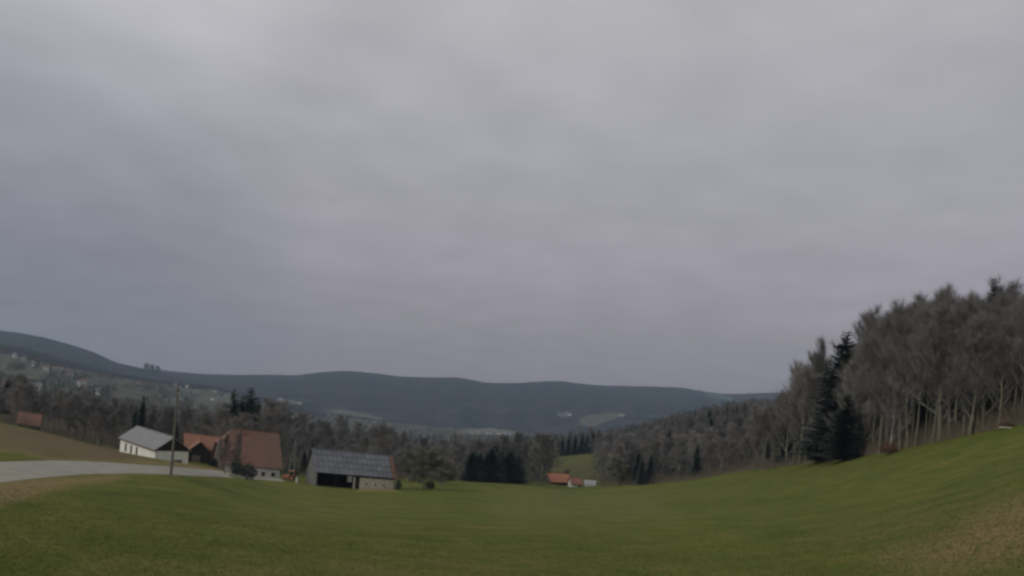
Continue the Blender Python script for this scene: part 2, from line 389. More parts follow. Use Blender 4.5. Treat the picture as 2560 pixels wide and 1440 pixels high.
# ---------------------------------------------------------------- far hills
def fbm(x, y, seed, octs=4):
    z = np.zeros_like(x); amp = 1.0; r = np.random.default_rng(seed)
    for o in range(octs):
        for k in range(3):
            a = r.uniform(0, math.tau); f = 2.0**o*r.uniform(.7, 1.3)
            z += amp*np.sin((x*math.cos(a)+y*math.sin(a))*f + r.uniform(0, math.tau))/3
        amp *= .55
    return z
def hill(name, label, sky, Yb, Yt, material, seed, rough=10):
    sp = [unproj(px, py, 1) for px, py in sky]
    us = np.array([p.x for p in sp]); ws = np.array([p.z for p in sp])
    u = np.linspace(us[0], us[-1], 640)
    # smooth skyline
    wl = np.interp(u, us, ws); k = np.hanning(15); k /= k.sum()
    wl = np.convolve(np.pad(wl, 7, 'edge'), k, 'valid')
    tt = np.linspace(0, 1.35, 64)
    U, T = np.meshgrid(u, tt)
    Yv = Yb + (Yt-Yb)*T
    Xv = U*Yv
    base = ground_z((u*Yb), np.full_like(u, Yb)) - 12
    top = wl*Yt
    s = np.clip(T, 0, 1); s = s*(1.55-.55*s)
    s = np.where(T > 1, 1-(T-1)*1.6, s)
    Zv = base[None]*(1-s) + top[None]*s
    env = np.clip(np.minimum(T*4, 1), 0, 1)*np.clip((1-T)*5, 0, 1)
    Zv += env*rough*fbm(Xv/500, Yv/500, seed)
    Zv += env*(1.6*nrg.standard_normal(Zv.shape))
    Zv[(T > .93) & (T < 1.1)] += .7*nrg.standard_normal(((T > .93) & (T < 1.1)).sum())
    v = np.stack([Xv.ravel(), Yv.ravel(), Zv.ravel()], 1)
    idx = np.arange(U.size).reshape(U.shape)
    f = np.stack([idx[:-1,:-1].ravel(), idx[:-1,1:].ravel(), idx[1:,1:].ravel(), idx[1:,:-1].ravel()], 1)
    m = bpy.data.meshes.new(name)
    m.vertices.add(len(v)); m.vertices.foreach_set('co', v.ravel())
    m.loops.add(f.size); m.loops.foreach_set('vertex_index', f.ravel())
    m.polygons.add(len(f)); m.polygons.foreach_set('loop_start', np.arange(0, f.size, 4))
    m.update(calc_edges=True); m.shade_smooth(); m.materials.append(material)
    o = tag(link(name, m), label, kind='structure')
    return o, BVHTree.FromPolygons([Vector(p) for p in v.tolist()], [tuple(q) for q in f.tolist()])
hm = mat('wooded_hillside', (.010,.017,.018), (.052,.054,.046), .009, detail=14, coord='Object', obj_var=0, spec=0)
hmat_far, bv_far = hill('hill', 'long blue wooded ridge closing the valley',
    [(-500,760),(-200,800),(0,852),(200,900),(300,915),(380,924),(430,929),(500,936),(600,938),(680,937),(740,939),(800,931),(860,927),(930,932),(1000,941),(1060,943),(1150,943),(1215,957),(1300,957),(1385,951),(1450,958),(1500,963),(1600,965),(1700,968),(1760,978),(1820,985),(1880,983),(1960,981),(2060,990),(2200,1000),(2560,1010),(2900,1030)], 3000, 5200, hm, 3)
hmat_left, bv_left = hill('hill', 'long spur falling in front of the far ridge',
    [(-500,740),(-200,790),(0,826),(50,832),(110,843),(180,862),(235,880),(290,906),(340,917),(400,931),(500,955),(620,985),(760,1015),(900,1050)], 2900, 3900, hm, 5, 8)
hmat_near, bv_near = hill('hill', 'dark lower wooded slope above the hillside village',
    [(-500,790),(-200,830),(0,858),(60,868),(130,888),(200,908),(300,934),(400,950),(500,962),(620,985),(760,1020),(880,1060)], 2000, 2700, hm, 9, 6)

def first_hit(px, py):
    best = None
    for bv in (gbvh, bv_near, bv_left, bv_far):
        h = bv.ray_cast(Vector((0,0,0)), ray(px, py))
        if h[0] and (best is None or h[0].y < best.y): best = h[0]
    return best
def pasture(poly, lab, base, var, lift=4):
    """a cleared pasture draped on a far slope"""
    P2 = np.array(poly, float); x0, y0 = P2.min(0); x1, y1 = P2.max(0)
    nx = max(6, int((x1-x0)/4)); ny = max(4, int((y1-y0)/1.5))
    v = []; ok = {}
    for j in range(ny+1):
        for i in range(nx+1):
            px = x0+(x1-x0)*i/nx; py = y0+(y1-y0)*j/ny
            jx = px+rnd.uniform(-3, 3); jy = py+rnd.uniform(-1, 1)
            if inpoly(np.array([jx]), np.array([jy]), poly, .1)[0] > .5:
                h = first_hit(px, py)
                if h and h.y > 900:
                    ok[(i, j)] = len(v); v.append(h - ray(px, py)*lift*3 + Vector((0,0,lift*.2)))
    f = [[ok[(i,j)], ok[(i,j+1)], ok[(i+1,j+1)], ok[(i+1,j)]] for j in range(ny) for i in range(nx) if all(q in ok for q in ((i,j),(i+1,j),(i,j+1),(i+1,j+1)))]
    if not f: print('EMPTY pasture', poly[0]); return
    f = [q for q in f if max((v[q[0]]-v[k]).length for k in q) < 400]
    m = me_('meadow', v, f, mat('far_pasture', base, var, .02, detail=8, spec=0), True)
    tag(link('meadow', m), lab, kind='structure')
pasture([(800,1026),(850,1022),(905,1031),(965,1047),(955,1054),(900,1044),(830,1036)], 'pale cleared strip on the ridge above the barn', (.12,.125,.10), (.08,.085,.065))
pasture([(1000,1058),(1030,1060),(1068,1070),(1060,1077),(1020,1068)], 'small pale clearing low on the ridge', (.16,.155,.135), (.10,.10,.08))
pasture([(1440,1047),(1480,1034),(1560,1032),(1575,1040),(1530,1052),(1480,1070),(1450,1066)], 'rounded olive pasture low on the ridge', (.105,.105,.08), (.075,.075,.06))
pasture([(1385,1035),(1420,1027),(1430,1044),(1400,1046)], 'faint grey clearing on the ridge', (.13,.15,.14), (.08,.09,.08))
pasture([(670,1000),(700,995),(760,1005),(755,1014),(690,1005)], 'faint pale strip on the ridge beyond the spruces', (.14,.15,.14), (.09,.10,.09))
pasture([(1160,1072),(1230,1070),(1300,1078),(1300,1089),(1165,1089)], 'pale valley bottom around the distant houses', (.16,.17,.13), (.10,.11,.08))
pasture([(0,880),(80,905),(170,935),(230,958),(160,965),(60,950),(0,935)], 'grey-green hillside pasture under the village', (.15,.16,.13), (.09,.10,.075), 2)
pasture([(380,970),(520,972),(590,985),(600,1010),(540,1035),(440,1020),(400,1000)], 'grey-green pasture around scattered houses', (.145,.155,.13), (.09,.10,.08), 2)
pasture([(1750,975),(1800,983),(1860,1004),(1830,1006),(1770,992)], 'faint bare strip near the ridge top', (.10,.115,.11), (.06,.07,.065))

# ---------------------------------------------------------------- road
up = [(-260,1158),(0,1155),(130,1151),(210,1153),(300,1158),(420,1166),(560,1178),(640,1188),(712,1199)]
lo = [(-260,1245),(0,1207),(100,1195),(210,1186),(330,1183.5),(420,1187),(560,1193),(640,1199),(712,1204)]
rv = []; rf = []; NS, NW = 120, 6
def pl(poly, s):
    d = np.array(poly, float); x = d[0,0]+(d[-1,0]-d[0,0])*s
    return x, np.interp(x, d[:,0], d[:,1])
for i in range(NS+1):
    A = hit(*pl(lo, i/NS)); B = hit(*pl(up, i/NS))
    for j in range(NW+1):
        p = A.lerp(B, j/NW); rv.append((p.x, p.y, gh(p.x, p.y)+.012+.07*math.sin(math.pi*j/NW)))
for i in range(NS):
    for j in range(NW):
        k = i*(NW+1)+j; rf.append((k, k+1, k+NW+2, k+NW+1)[::-1])
tag(link('road', me_('road', rv, rf, M['asphalt'], True)), 'pale country lane curving down to the farm', kind='structure')
# worn dusty shoulders as low banks along the lane
# ---------------------------------------------------------------- buildings
def oriented(px, py, Y, az): return unproj(px, py, Y), rad(az)
def gable_walls(mb, Lg, W, Hw, Hr, dz=2.0, th=.25):
    """four walls with gables as one closed shell"""
    out_ = [(0,0,-dz),(0,W,-dz),(0,W,Hw),(0,W/2,Hw+Hr-.12),(0,0,Hw)]
    mb.prism(out_, (Lg, 0, 0)); return mb
def slope_slab(mb, x0, x1, ya, za, yb, zb, th=.16, courses=1, jit=0.0, rr=None):
    """roof slope from eave (ya, za) to ridge (yb, zb): overlapping courses"""
    rr = rr or rnd
    for k in range(courses):
        t0, t1 = k/courses, (k+1)/courses
        y0, z0 = ya+(yb-ya)*t0, za+(zb-za)*t0; y1, z1 = ya+(yb-ya)*t1, za+(zb-za)*t1
        lift = .05 if courses > 1 else 0
        j = rr.uniform(-jit, jit)
        mb.prism([(x0, y0, z0+lift+j), (x0, y1, z1+j), (x0, y1, z1-th), (x0, y0, z0-th)], (x1-x0, 0, 0))
def window(parent, sh, face, a, z, wd, ht, Lg=0, W=0, pane='pane', frm='frame'):
    """face: 'front' (y=0), 'left' (x=0), 'right' (x=L); a = centre along the wall"""
    f = MB(); p = MB(); t_ = min(.1, wd*.12)
    def bx(mb, a0, a1, z0, z1, d0, d1):
        if face == 'front': mb.box(a0, a1, -d1, -d0, z0-sh*a, z1-sh*a)
        elif face == 'right': mb.box(Lg+d0, Lg+d1, a0, a1, z0-sh*Lg, z1-sh*Lg)
        else: mb.box(-d1, -d0, a0, a1, z0, z1)
    for q in ((a-wd/2-t_, a-wd/2, z-t_, z+ht+t_), (a+wd/2, a+wd/2+t_, z-t_, z+ht+t_), (a-wd/2, a+wd/2, z+ht, z+ht+t_), (a-wd/2, a+wd/2, z-t_, z)):
        bx(f, *q, .003, .08)
    bx(p, a-wd/2, a+wd/2, z, z+ht, .003, .03)
    o = f.build('window', M[frm], parent); p.build('pane', M[pane], o); return o
def roof(parent, sh, Lg, W, Hw, Hr, oe, og, material, courses=14, name='roof', hipL=0.0):
    k = Hr/(W/2)
    r = MB(sh)
    slope_slab(r, -og, Lg+og, -oe, Hw-oe*k+.12, W/2, Hw+Hr+.12, courses=courses, jit=.01)
    slope_slab(r, -og, Lg+og, W+oe, Hw-oe*k+.12, W/2, Hw+Hr+.12, courses=courses, jit=.01)
    r.box(-og, Lg+og, W/2-.14, W/2+.14, Hw+Hr+.08, Hw+Hr+.24)
    return r.build(name, material, parent)

# white farmhouse (long white side wall, dark boarded gable)
O, az = oriented(298.8, 1132.6, 190, -45.4)
h1 = empty('farmhouse', O, az, label='low white farmhouse with light grey roof and dark boarded gable', cat='farmhouse')
sh = .045; Lg, W, Hw, Hr = 21.8, 7.3, 3.78, 2.66
MB(sh).box(0, Lg, 0, W, -2.5, Hw-.02).build('wall', M['plaster'], h1)
for x0 in (0, Lg-.2): MB(sh).prism([(x0, .05, Hw-.019), (x0, W-.05, Hw-.019), (x0, W/2, Hw+Hr-.15)], (.2, 0, 0)).build('gable_wall', M['dark_wood'], h1)
# boards proud of the gable, each a part
nb_ = 12
for k in range(nb_):
    y0 = .1+(W-.2)*k/nb_; y1 = .1+(W-.2)*(k+1)/nb_-.03
    def top(y): return Hw+Hr-.2-abs(y-W/2)*(Hr/(W/2))
    z_lo = Hw-.35
    m_ = MB(sh); m_.prism([(Lg+.004, y0, z_lo), (Lg+.004, y1, z_lo), (Lg+.004, y1, max(top(y1), z_lo+.1)), (Lg+.004, y0, max(top(y0), z_lo+.1))], (.05+rnd.uniform(0,.02), 0, 0))
    m_.build('board', M['dark_wood'], h1)
roof(h1, sh, Lg, W, Hw, Hr, .4, .6, M['sheet_light'], 8)
fb = MB(sh); kk = Hr/(W/2)
fb.box(-.6, Lg+.6, -.50, -.405, Hw-.4*kk-.14, Hw-.4*kk+.14)
fb.build('fascia', M['brown_wood'], h1)
for a_ in (3.9, 7.4, 10.9): window(h1, sh, 'front', a_, 1.0, .75, 1.75)
window(h1, sh, 'right', 2.0, .4, .55, .8, Lg, W); window(h1, sh, 'right', 2.9, .4, .55, .8, Lg, W)
MB(sh).box(Lg+.003, Lg+.08, 4.2, 5.9, -1.2, 1.5).build('door', M['door'], h1)

# barn with orange roof and dark boarded cross gable
O, az = oriented(461.5, 1150.5, 205, 27)
h2 = empty('barn', O, az, label='barn with orange tiled roof and black timber gable between the two farmhouses', cat='barn')
sh = .06; Lg, W, Hw, Hr = 9.4, 7.2, 3.5, 3.15
gable_walls(MB(sh), Lg, W, Hw, Hr).build('wall', M['door'], h2)
roof(h2, sh, Lg, W, Hw, Hr, .3, .4, M['tile_orange'], 12)
# wing
wx0, wx1 = .3, 5.6; wy = -5.2; wHw, wHr = 3.0, 2.4; xm = (wx0+wx1)/2
MB(sh).prism([(wx0,wy,-2),(wx1,wy,-2),(wx1,wy,wHw),(xm,wy,wHw+wHr-.12),(wx0,wy,wHw)], (0, -wy+.5, 0)).build('wing_wall', M['dark_wood'], h2)
for k in range(9):
    x0 = wx0+.05+(wx1-wx0-.1)*k/9; x1 = x0+(wx1-wx0-.1)/9-.04
    tz = lambda x: wHw+wHr-.2-abs(x-xm)*(wHr/((wx1-wx0)/2))
    m_ = MB(sh); m_.prism([(x0,wy-.004,-1),(x1,wy-.004,-1),(x1,wy-.004,tz(x1)),(x0,wy-.004,tz(x0))], (0,-.05-rnd.uniform(0,.02),0)); m_.build('board', M['dark_wood'], h2)
wr = MB(sh)
for sgn, xe in ((-1, wx0), (1, wx1)):
    e = xe+sgn*.35; ze = wHw-.35*wHr/((wx1-wx0)/2)+.1
    n_c = 8
    for k in range(n_c):
        xa = e+(xm-e)*k/n_c; za = ze+(wHw+wHr+.1-ze)*k/n_c; xb = e+(xm-e)*(k+1)/n_c; zb = ze+(wHw+wHr+.1-ze)*(k+1)/n_c
        wr.prism([(xa,wy-.5,za+.04),(xb,wy-.5,zb),(xb,wy-.5,zb-.14),(xa,wy-.5,za-.14)], (0,-wy+2.5,0))
wr.build('wing_roof', M['tile_orange'], h2)
MB(sh).box(wx0+.9, wx0+2.9, wy-.09, wy-.06, -1, 1.9).build('door', M['brown_wood'], h2)

# tall red roofed barn
O, az = oriented(554.5, 1191, 190, 31.2)
h4 = empty('farmhouse', O, az, label='farmhouse with the tallest, steep red-brown tiled roof', cat='farmhouse')
sh = .05; Lg, W, Hw, Hr = 13.7, 11.8, 3.3, 8.0
mb = MB(sh); lw = MB(sh)
HIP = 3.4
lw.prism([(.02,0,-2),(.02,W,-2),(.02,W,Hw),(.02,W/2+2.6,Hw+Hr-3.9),(.02,W/2-2.6,Hw+Hr-3.9),(.02,0,Hw)], (.3,0,0))
mb.prism([(Lg-.3,0,-2),(Lg-.3,W,-2),(Lg-.3,W,Hw),(Lg-.3,W/2,Hw+Hr-.2),(Lg-.3,0,Hw)], (.3,0,0))
mb.box(.32, Lg-.3, 0, .3, -2, Hw-.02); mb.box(.32, Lg-.3, W-.3, W, -2, Hw-.02)
mb.build('wall', M['plaster_grey'], h4); lw.build('gable_wall', M['brown_wood'], h4)
# roof with a half hip at one end
rm = MB(sh); k = Hr/(W/2); oe, og = .3, .5; nC = 20
zE = Hw-oe*k+.1; zR = Hw+Hr+.12; hz = Hw+Hr-3.7
for side in (0, 1):
    for c_ in range(nC):
        t0, t1 = c_/nC, (c_+1)/nC
        ya, yb = -oe+(W/2+oe)*t0, -oe+(W/2+oe)*t1; za, zb = zE+(zR-zE)*t0, zE+(zR-zE)*t1
        xs = []
        for z_ in (za, zb): xs.append(-og if z_ < hz else -og + HIP*(z_-hz)/(zR-hz))
        if side: ya, yb = W-ya, W-yb
        i = [rm.pt(p) for p in ((xs[0],ya,za+.05),(Lg+og,ya,za+.05),(Lg+og,yb,zb),(xs[1],yb,zb),(xs[0],ya,za-.14),(Lg+og,ya,za-.14),(Lg+og,yb,zb-.14),(xs[1],yb,zb-.14))]
        for q in ((0,1,2,3),(7,6,5,4),(0,4,5,1),(1,5,6,2),(2,6,7,3),(3,7,4,0)): rm.f.append([i[j] for j in q])
hw_ = (zR-hz)/k
rm.prism([(-og, W/2-hw_, hz+.06), (-og, W/2+hw_, hz+.06), (-og+HIP, W/2, zR+.02)], (0,0,-.14))
rm.box(-og+HIP, Lg+og, W/2-.15, W/2+.15, zR-.05, zR+.14)
rm.build('roof', M['tile'], h4)
MB(sh).prism([(Lg+og+.003,-oe-.02,zE+.07),(Lg+og+.003,W/2,zR+.09),(Lg+og+.003,W/2,zR-.22),(Lg+og+.003,-oe-.02,zE-.22)], (.06,0,0)).build('bargeboard', M['brown_wood'], h4)
for a_ in (9.6, 12.0): window(h4, sh, 'front', a_, 1.0, .75, .8)
window(h4, sh, 'front', 5.6, 1.0, .75, .8)
MB(sh).box(4.3, 4.9, 4.5, 5.1, Hw+Hr-2.2, Hw+Hr+.9).build('chimney', M['tile_dull'], h4)

# grey sheet roofed barn in the meadow
O, az = oriented(789.3, 1212.6, 185, 31.0)
h5 = empty('barn', O, az, label='open fronted field barn with dark blue-grey panelled roof and small stone stable', cat='barn')
sh = .048; Lg, W, Hw, Hr = 19.5, 7.65, 3.3, 4.87
wl = MB(sh)
wl.prism([(0,0,-2.4),(0,W,-2.4),(0,W,Hw),(0,W/2,Hw+Hr-.15),(0,0,Hw)], (.2,0,0))
wl.build('gable_wall', M['grey_wood'], h5)
for k in range(10):
    y0 = W*k/10+.03; y1 = W*(k+1)/10-.02
    tz = lambda y: Hw+Hr-.2-abs(y-W/2)*(Hr/(W/2))
    m_ = MB(sh); m_.prism([(-.004,y0,-1.5),(-.004,y1,-1.5),(-.004,y1,tz(y1)),(-.004,y0,tz(y0))], (-.04-rnd.uniform(0,.03),0,0)); m_.build('board', M['grey_wood'], h5)
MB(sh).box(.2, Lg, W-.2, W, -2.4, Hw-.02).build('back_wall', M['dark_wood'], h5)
MB(sh).prism([(Lg-.2,0,-2.4),(Lg-.2,W-.2,-2.4),(Lg-.2,W-.2,Hw),(Lg-.2,W/2,Hw+Hr-.15),(Lg-.2,0,Hw)], (.2,0,0)).build('gable_wall', M['brown_wood'], h5)
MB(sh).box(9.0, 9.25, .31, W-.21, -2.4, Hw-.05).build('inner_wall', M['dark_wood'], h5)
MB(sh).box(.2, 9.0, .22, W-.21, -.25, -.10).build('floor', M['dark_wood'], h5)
st = MB(sh); x0_, x1_ = 10.6, Lg-.2
st.box(x0_, x1_, 0, .35, -2.4, Hw-.75)
st.build('stone_wall', M['stone'], h5)
MB(sh).box(9.0, Lg-.2, .02, .3, Hw-.748, Hw-.02).build('upper_boarding', M['dark_wood'], h5)
MB(sh).box(9.0, 9.45, -.02, .33, -2.4, Hw-.75).build('stone_pier', M['stone'], h5)
MB(sh).box(9.45, 10.6, .12, .3, -2.4, Hw-.76).build('door', M['dark_wood'], h5)
MB(sh).box(7.5, 8.6, -.12, -.05, 1.3, 2.75).build('hanging_board', M['metal'], h5)
for x_ in (.1, 4.6, 8.9): MB(sh).box(x_, x_+.18, .02, .2, -1.5, Hw-.2).build('post', M['dark_wood'], h5)
MB(sh).box(.2, 9.0, .0, .18, Hw-.22, Hw-.03).build('beam', M['dark_wood'], h5)
for a_ in (12.3, 14.6, 16.8):
    window(h5, sh, 'front', a_, .85, .4, .45, frm='stone')
k = Hr/(W/2)
rb = MB(sh); slope_slab(rb, -.45, Lg+.45, -.25, Hw-.25*k+.06, W/2, Hw+Hr+.06, .1); slope_slab(rb, -.45, Lg+.45, W+.25, Hw-.25*k+.06, W/2, Hw+Hr+.06, .1)
rf_ = rb.build('roof', M['dark_wood'], h5)
nc, nr = 17, 4
x_a, x_b = -.55, Lg+.55
for side in (0, 1):
    for i in range(nc):
        for j in range(nr):
            x0 = x_a+(x_b-x_a)*i/nc+.04; x1 = x_a+(x_b-x_a)*(i+1)/nc-.04
            t0, t1 = j/nr, (j+1)/nr-.012
            ya, yb = -.32+(W/2+.32)*t0, -.32+(W/2+.32)*min(t1,1); zz = lambda y: Hw+k*y+.08
            za, zb = zz(ya)+.07, zz(yb)+.02
            q = rnd.uniform(-.012, .02)
            if side: ya, yb = W-ya, W-yb
            m_ = MB(sh); m_.prism([(x0,ya,za+q),(x0,yb,zb+q),(x0,yb,zb+q-.03),(x0,ya,za+q-.05)], (x1-x0,0,0))
            o = m_.build('roof_sheet', M['tile'] if i == nc-1 else M['sheet'], rf_)
            if i == nc-1: o['label'] = 'red tiled end of the roof'
MB(sh).box(x_a, x_b, W/2-.16, W/2+.16, Hw+Hr+.02, Hw+Hr+.2).build('ridge_cap', M['sheet'], rf_)

# red roofed cottage among trees at the far left
p = unproj(44, 1070, 196)
h6 = empty('cottage', p, rad(27), label='small cottage with red roof tucked under trees above the lane', cat='cottage')
gable_walls(MB(.1), 4.6, 5.2, 1.4, 2.5, 4).build('wall', M['dark_wood'], h6)
roof(h6, .1, 4.6, 5.2, 1.4, 2.5, .4, .3, M['tile'], 9)
window(h6, .1, 'front', 3.2, .1, .8, .7)

# distant farm beyond the meadow
p = unproj(1376, 1219, 380)
h7 = empty('barn', p, rad(24), label='distant barn with bright red roof and open dark front', cat='barn')
Lg, W, Hw, Hr = 10.6, 7.5, 3.2, 3.3
w7 = MB()
w7.prism([(0,0,-2),(0,W,-2),(0,W,Hw),(0,W/2,Hw+Hr-.1),(0,0,Hw)], (.3,0,0)); w7.prism([(Lg-.3,0,-2),(Lg-.3,W,-2),(Lg-.3,W,Hw),(Lg-.3,W/2,Hw+Hr-.1),(Lg-.3,0,Hw)], (.3,0,0))
w7.box(.3, Lg-.3, W-.3, W, -2, Hw-.02); w7.build('wall', M['grey_wood'], h7)
MB().box(.3, 4.6, .0, .3, -2, Hw-.6).build('boarded_front', M['brown_wood'], h7)
for x_ in (4.6, 7.4): MB().box(x_, x_+.25, 0, .25, -2, Hw-.03).build('post', M['dark_wood'], h7)
roof(h7, 0, Lg, W, Hw, Hr, .6, .5, M['tile_bright'], 9)
p = unproj(1428, 1219.5, 374)
h8 = empty('farmhouse', p, rad(14), label='small distant farmhouse with white wall and red roof beside the barn', cat='farmhouse')
gable_walls(MB(), 5.2, 5, 2.2, 2.2).build('wall', M['plaster'], h8)
roof(h8, 0, 5.2, 5, 2.2, 2.2, .6, .5, M['tile_orange'], 8)
window(h8, 0, 'front', 3.9, .5, .8, .9)
# polytunnel
p = unproj(1459, 1219, 372)
h9 = empty('polytunnel', p, rad(-8), label='grey-white rounded polytunnel at the end of the distant farm', cat='polytunnel')
t_ = MB(); n_s = 10; R_ = 2.3; Lp = 5.6
prof = [(R_-R_*math.cos(math.pi*k/n_s), 1.5*R_*math.sin(math.pi*k/n_s)) for k in range(n_s+1)]
for k in range(n_s):
    a_, b2 = prof[k], prof[k+1]
    t_.prism([(0,a_[0],a_[1]),(0,b2[0],b2[1]),(0,R_+(b2[0]-R_)*.97,b2[1]*.97),(0,R_+(a_[0]-R_)*.97,a_[1]*.97)], (Lp,0,0))
t_.build('cover', M['tarp'], h9, False)
e_ = MB(); e_.prism([(Lp-.02, y_, z_) for y_, z_ in prof], (.05,0,0)); e_.prism([(-.03, y_, z_) for y_, z_ in prof], (.05,0,0)); e_.build('end_panel', M['metal'], h9)
for q in (0, .33, .66, 1):
    r_ = MB()
    for k in range(n_s):
        r_.tube((Lp*q, prof[k][0], prof[k][1]+.03), (Lp*q, prof[k+1][0], prof[k+1][1]+.03), .06, .06, 5)
    r_.build('hoop', M['metal'], h9)
h10 = tag(MB().box(0, 5, 0, .3, -1.5, .7).build('low_wall', M['plaster_grey']), 'low pale wall at the foot of the distant barn', 'wall'); h10.location = unproj(1361, 1216, 370); h10.rotation_euler[2] = .05

# village houses on the far hillside and valley bottom
vl = [('white house high on the hillside, nearest the frame edge', 30, 893, 'plaster_grey', 7), ('pale house with grey roof above the village row', 55, 900, 'plaster_grey', 7),
 ('pinkish house on the hillside pasture', 75, 914, 'stone', 8), ('white house in the middle of the upper village row', 108, 924, 'plaster', 8),
 ('wide white house in the upper village row', 128, 928, 'plaster', 11), ('small white house ending the upper village row', 146, 930, 'plaster', 7),
 ('lone white house lower on the hillside', 168, 940, 'plaster', 8), ('small white house under the hillside trees', 4, 971, 'plaster', 9),
 ('long white building at the foot of the hillside', 192, 964, 'plaster', 16), ('white block beside the long hillside building', 212, 968, 'plaster', 9),
 ('white house below the long hillside building', 214, 979, 'plaster', 7), ('grey house among hillside trees', 236, 984, 'plaster_grey', 7), ('pale house at the hillside wood edge', 78, 974, 'plaster_grey', 9),
 ('small pale house under the far slope', 340, 960, 'plaster_grey', 7), ('white house beyond the farmhouse trees', 386, 972, 'plaster', 6),
 ('pale house behind the pole top', 433, 964, 'plaster_grey', 7), ('grey house beside the pole top', 463, 968, 'stone', 7),
 ('white house on the pasture by the spruces', 526, 1000, 'plaster', 8), ('grey roofed house above the pasture houses', 534, 981, 'plaster_grey', 8), ('lowest pale house on the pasture by the spruces', 545, 1018, 'plaster_grey', 7),
 ('tiny pale house on the ridge foot', 697, 1000, 'plaster_grey', 14), ('second tiny pale house on the ridge foot', 745, 1010, 'stone', 14),
 ('pale house at the near end of the valley hamlet', 1172, 1086, 'plaster_grey', 12), ('grey house in the middle of the valley hamlet', 1190, 1081, 'plaster_grey', 12),
 ('pale long house in the valley hamlet', 1214, 1086, 'plaster_grey', 16), ('long white hall in the valley bottom', 1262, 1087, 'plaster', 22), ('low red roofed building beside the long white hall', 1242, 1087, 'stone', 14),
 ('faint grey farmhouse on the ridge pasture', 1418, 1038, 'plaster_grey', 18), ('pale farmhouse at the top of the rounded pasture', 1552, 1041, 'plaster_grey', 18)]
for lab, px, py, wm, Lh in vl:
    h = first_hit(px, py)
    if not h: print('no hit', lab); continue
    e = empty('village_house', h - ray(px, py)*12 + Vector((0, 0, .5)), rad(rnd.uniform(-25, 25)), label=lab, cat='house', group='houses of the far village')
    Wd = min(Lh*.8, 9); hw_h = 4.5 if Lh < 14 else 6
    gable_walls(MB(), Lh, Wd, hw_h, 3.0, 8).build('wall', M['village' if wm == 'plaster' else wm], e)
    roof(e, 0, Lh, Wd, hw_h, 3.0, .5, .5, M['tile_dull'] if rnd.random() < .5 else M['sheet'], 1)
    for q in (.25, .7): window(e, 0, 'front', Lh*q, 1.2, 1.2, 1.4)

# ---------------------------------------------------------------- pole, tractor, small things
def pole_at(px, py, Y, ht, r0, r1, lean, label, material):
    b0 = unproj(px, py, Y); b0.z = gh(b0.x, b0.y)-.3
    e = empty('utility_pole', b0, 0, label=label, cat='utility pole')
    MB().tube((0,0,0), (lean, 0, ht), r0, r1, 10).build('post', material, e)
    return e, b0
e, b0 = pole_at(427, 1187, 82, 9.6, .15, .085, .06, 'tall wooden utility pole at the edge of the lane', M['pole_wood'])
for z_ in (9.3, 8.6):
    m_ = MB(); m_.tube((-.05, -.1, z_), (.3, -.1, z_), .03, .03, 6); m_.build('bracket', M['metal'], e)
    m_ = MB(); m_.tube((.28, -.1, z_), (.28, -.1, z_+.22), .06, .04, 8); m_.build('insulator', M['plaster_grey'], e)
b0 = unproj(727, 1190, 188); b0.z = gh(b0.x, b0.y)-.2
e = empty('utility_pole', b0, 0, label='pale A-shaped double pole between the farm and the field barn', cat='utility pole')
MB().tube((-.95,0,0), (.45,0,9.6), .18, .10, 8).build('leg', M['pale_pole'], e)
MB().tube((.75,0,0), (.55,0,9.6), .18, .10, 8).build('leg', M['pale_pole'], e)
MB().tube((-.5,0,2.6), (.72,0,2.6), .09, .09, 6).build('crossbar', M['pale_pole'], e)

b0 = unproj(704, 1200, 179); b0.z = gh(b0.x, b0.y)
tr = empty('tractor', b0, rad(8), label='small orange tractor parked at the end of the red-roofed farmhouse', cat='tractor')
def wheel(x, y, r, wd):
    m_ = MB(); m_.tube((x, y-wd/2, r), (x, y+wd/2, r), r, r, 16); o = m_.build('wheel', M['rubber'], tr)
    MB().tube((x, y-wd/2-.03, r), (x, y+wd/2+.03, r), r*.5, r*.5, 12).build('rim', M['orange'], o)
for y_ in (0, 1.3): wheel(2.1, y_, .68, .35); wheel(.5, y_, .42, .24)
m_ = MB(); m_.prism([(.1,.3,.6),(1.55,.3,.6),(1.55,.3,1.35),(.35,.3,1.2),(.1,.3,1.05)], (0,.7,0)); m_.build('bonnet', M['orange'], tr)
m_ = MB()
for x_, y_ in ((1.6,.15),(2.5,.15),(1.6,1.15),(2.5,1.15)): m_.tube((x_,y_,1.2),(x_+.02,y_,2.15),.045,.045,5)
m_.build('cab_frame', M['orange'], tr)
MB().box(1.5,2.65,.05,1.28,2.15,2.28).build('cab_roof', M['orange'], tr)
MB().box(1.62,2.5,.17,1.13,1.25,2.14).build('cab_glass', M['pane'], tr)
MB().box(1.75,2.75,-.17,.12,1.15,1.32).build('mudguard', M['orange'], tr); MB().box(1.75,2.75,1.18,1.47,1.15,1.32).build('mudguard', M['orange'], tr)
MB().box(1.5,2.6,.3,1.0,.55,1.24).build('rear_body', M['orange'], tr)
MB().tube((.7,.5,1.2),(.7,.5,1.95),.04,.04,6).build('exhaust', M['metal'], tr)
b0 = unproj(741, 1204, 178); b0.z = gh(b0.x, b0.y)-.2
o = tag(MB().prism([(-.2,0,0),(.2,0,0),(.2,0,1.35),(0,0,1.6),(-.2,0,1.35)], (0,.35,0)).build('gate_post', M['plaster_grey']), 'short pale post beside the orange tractor', 'post'); o.location = b0

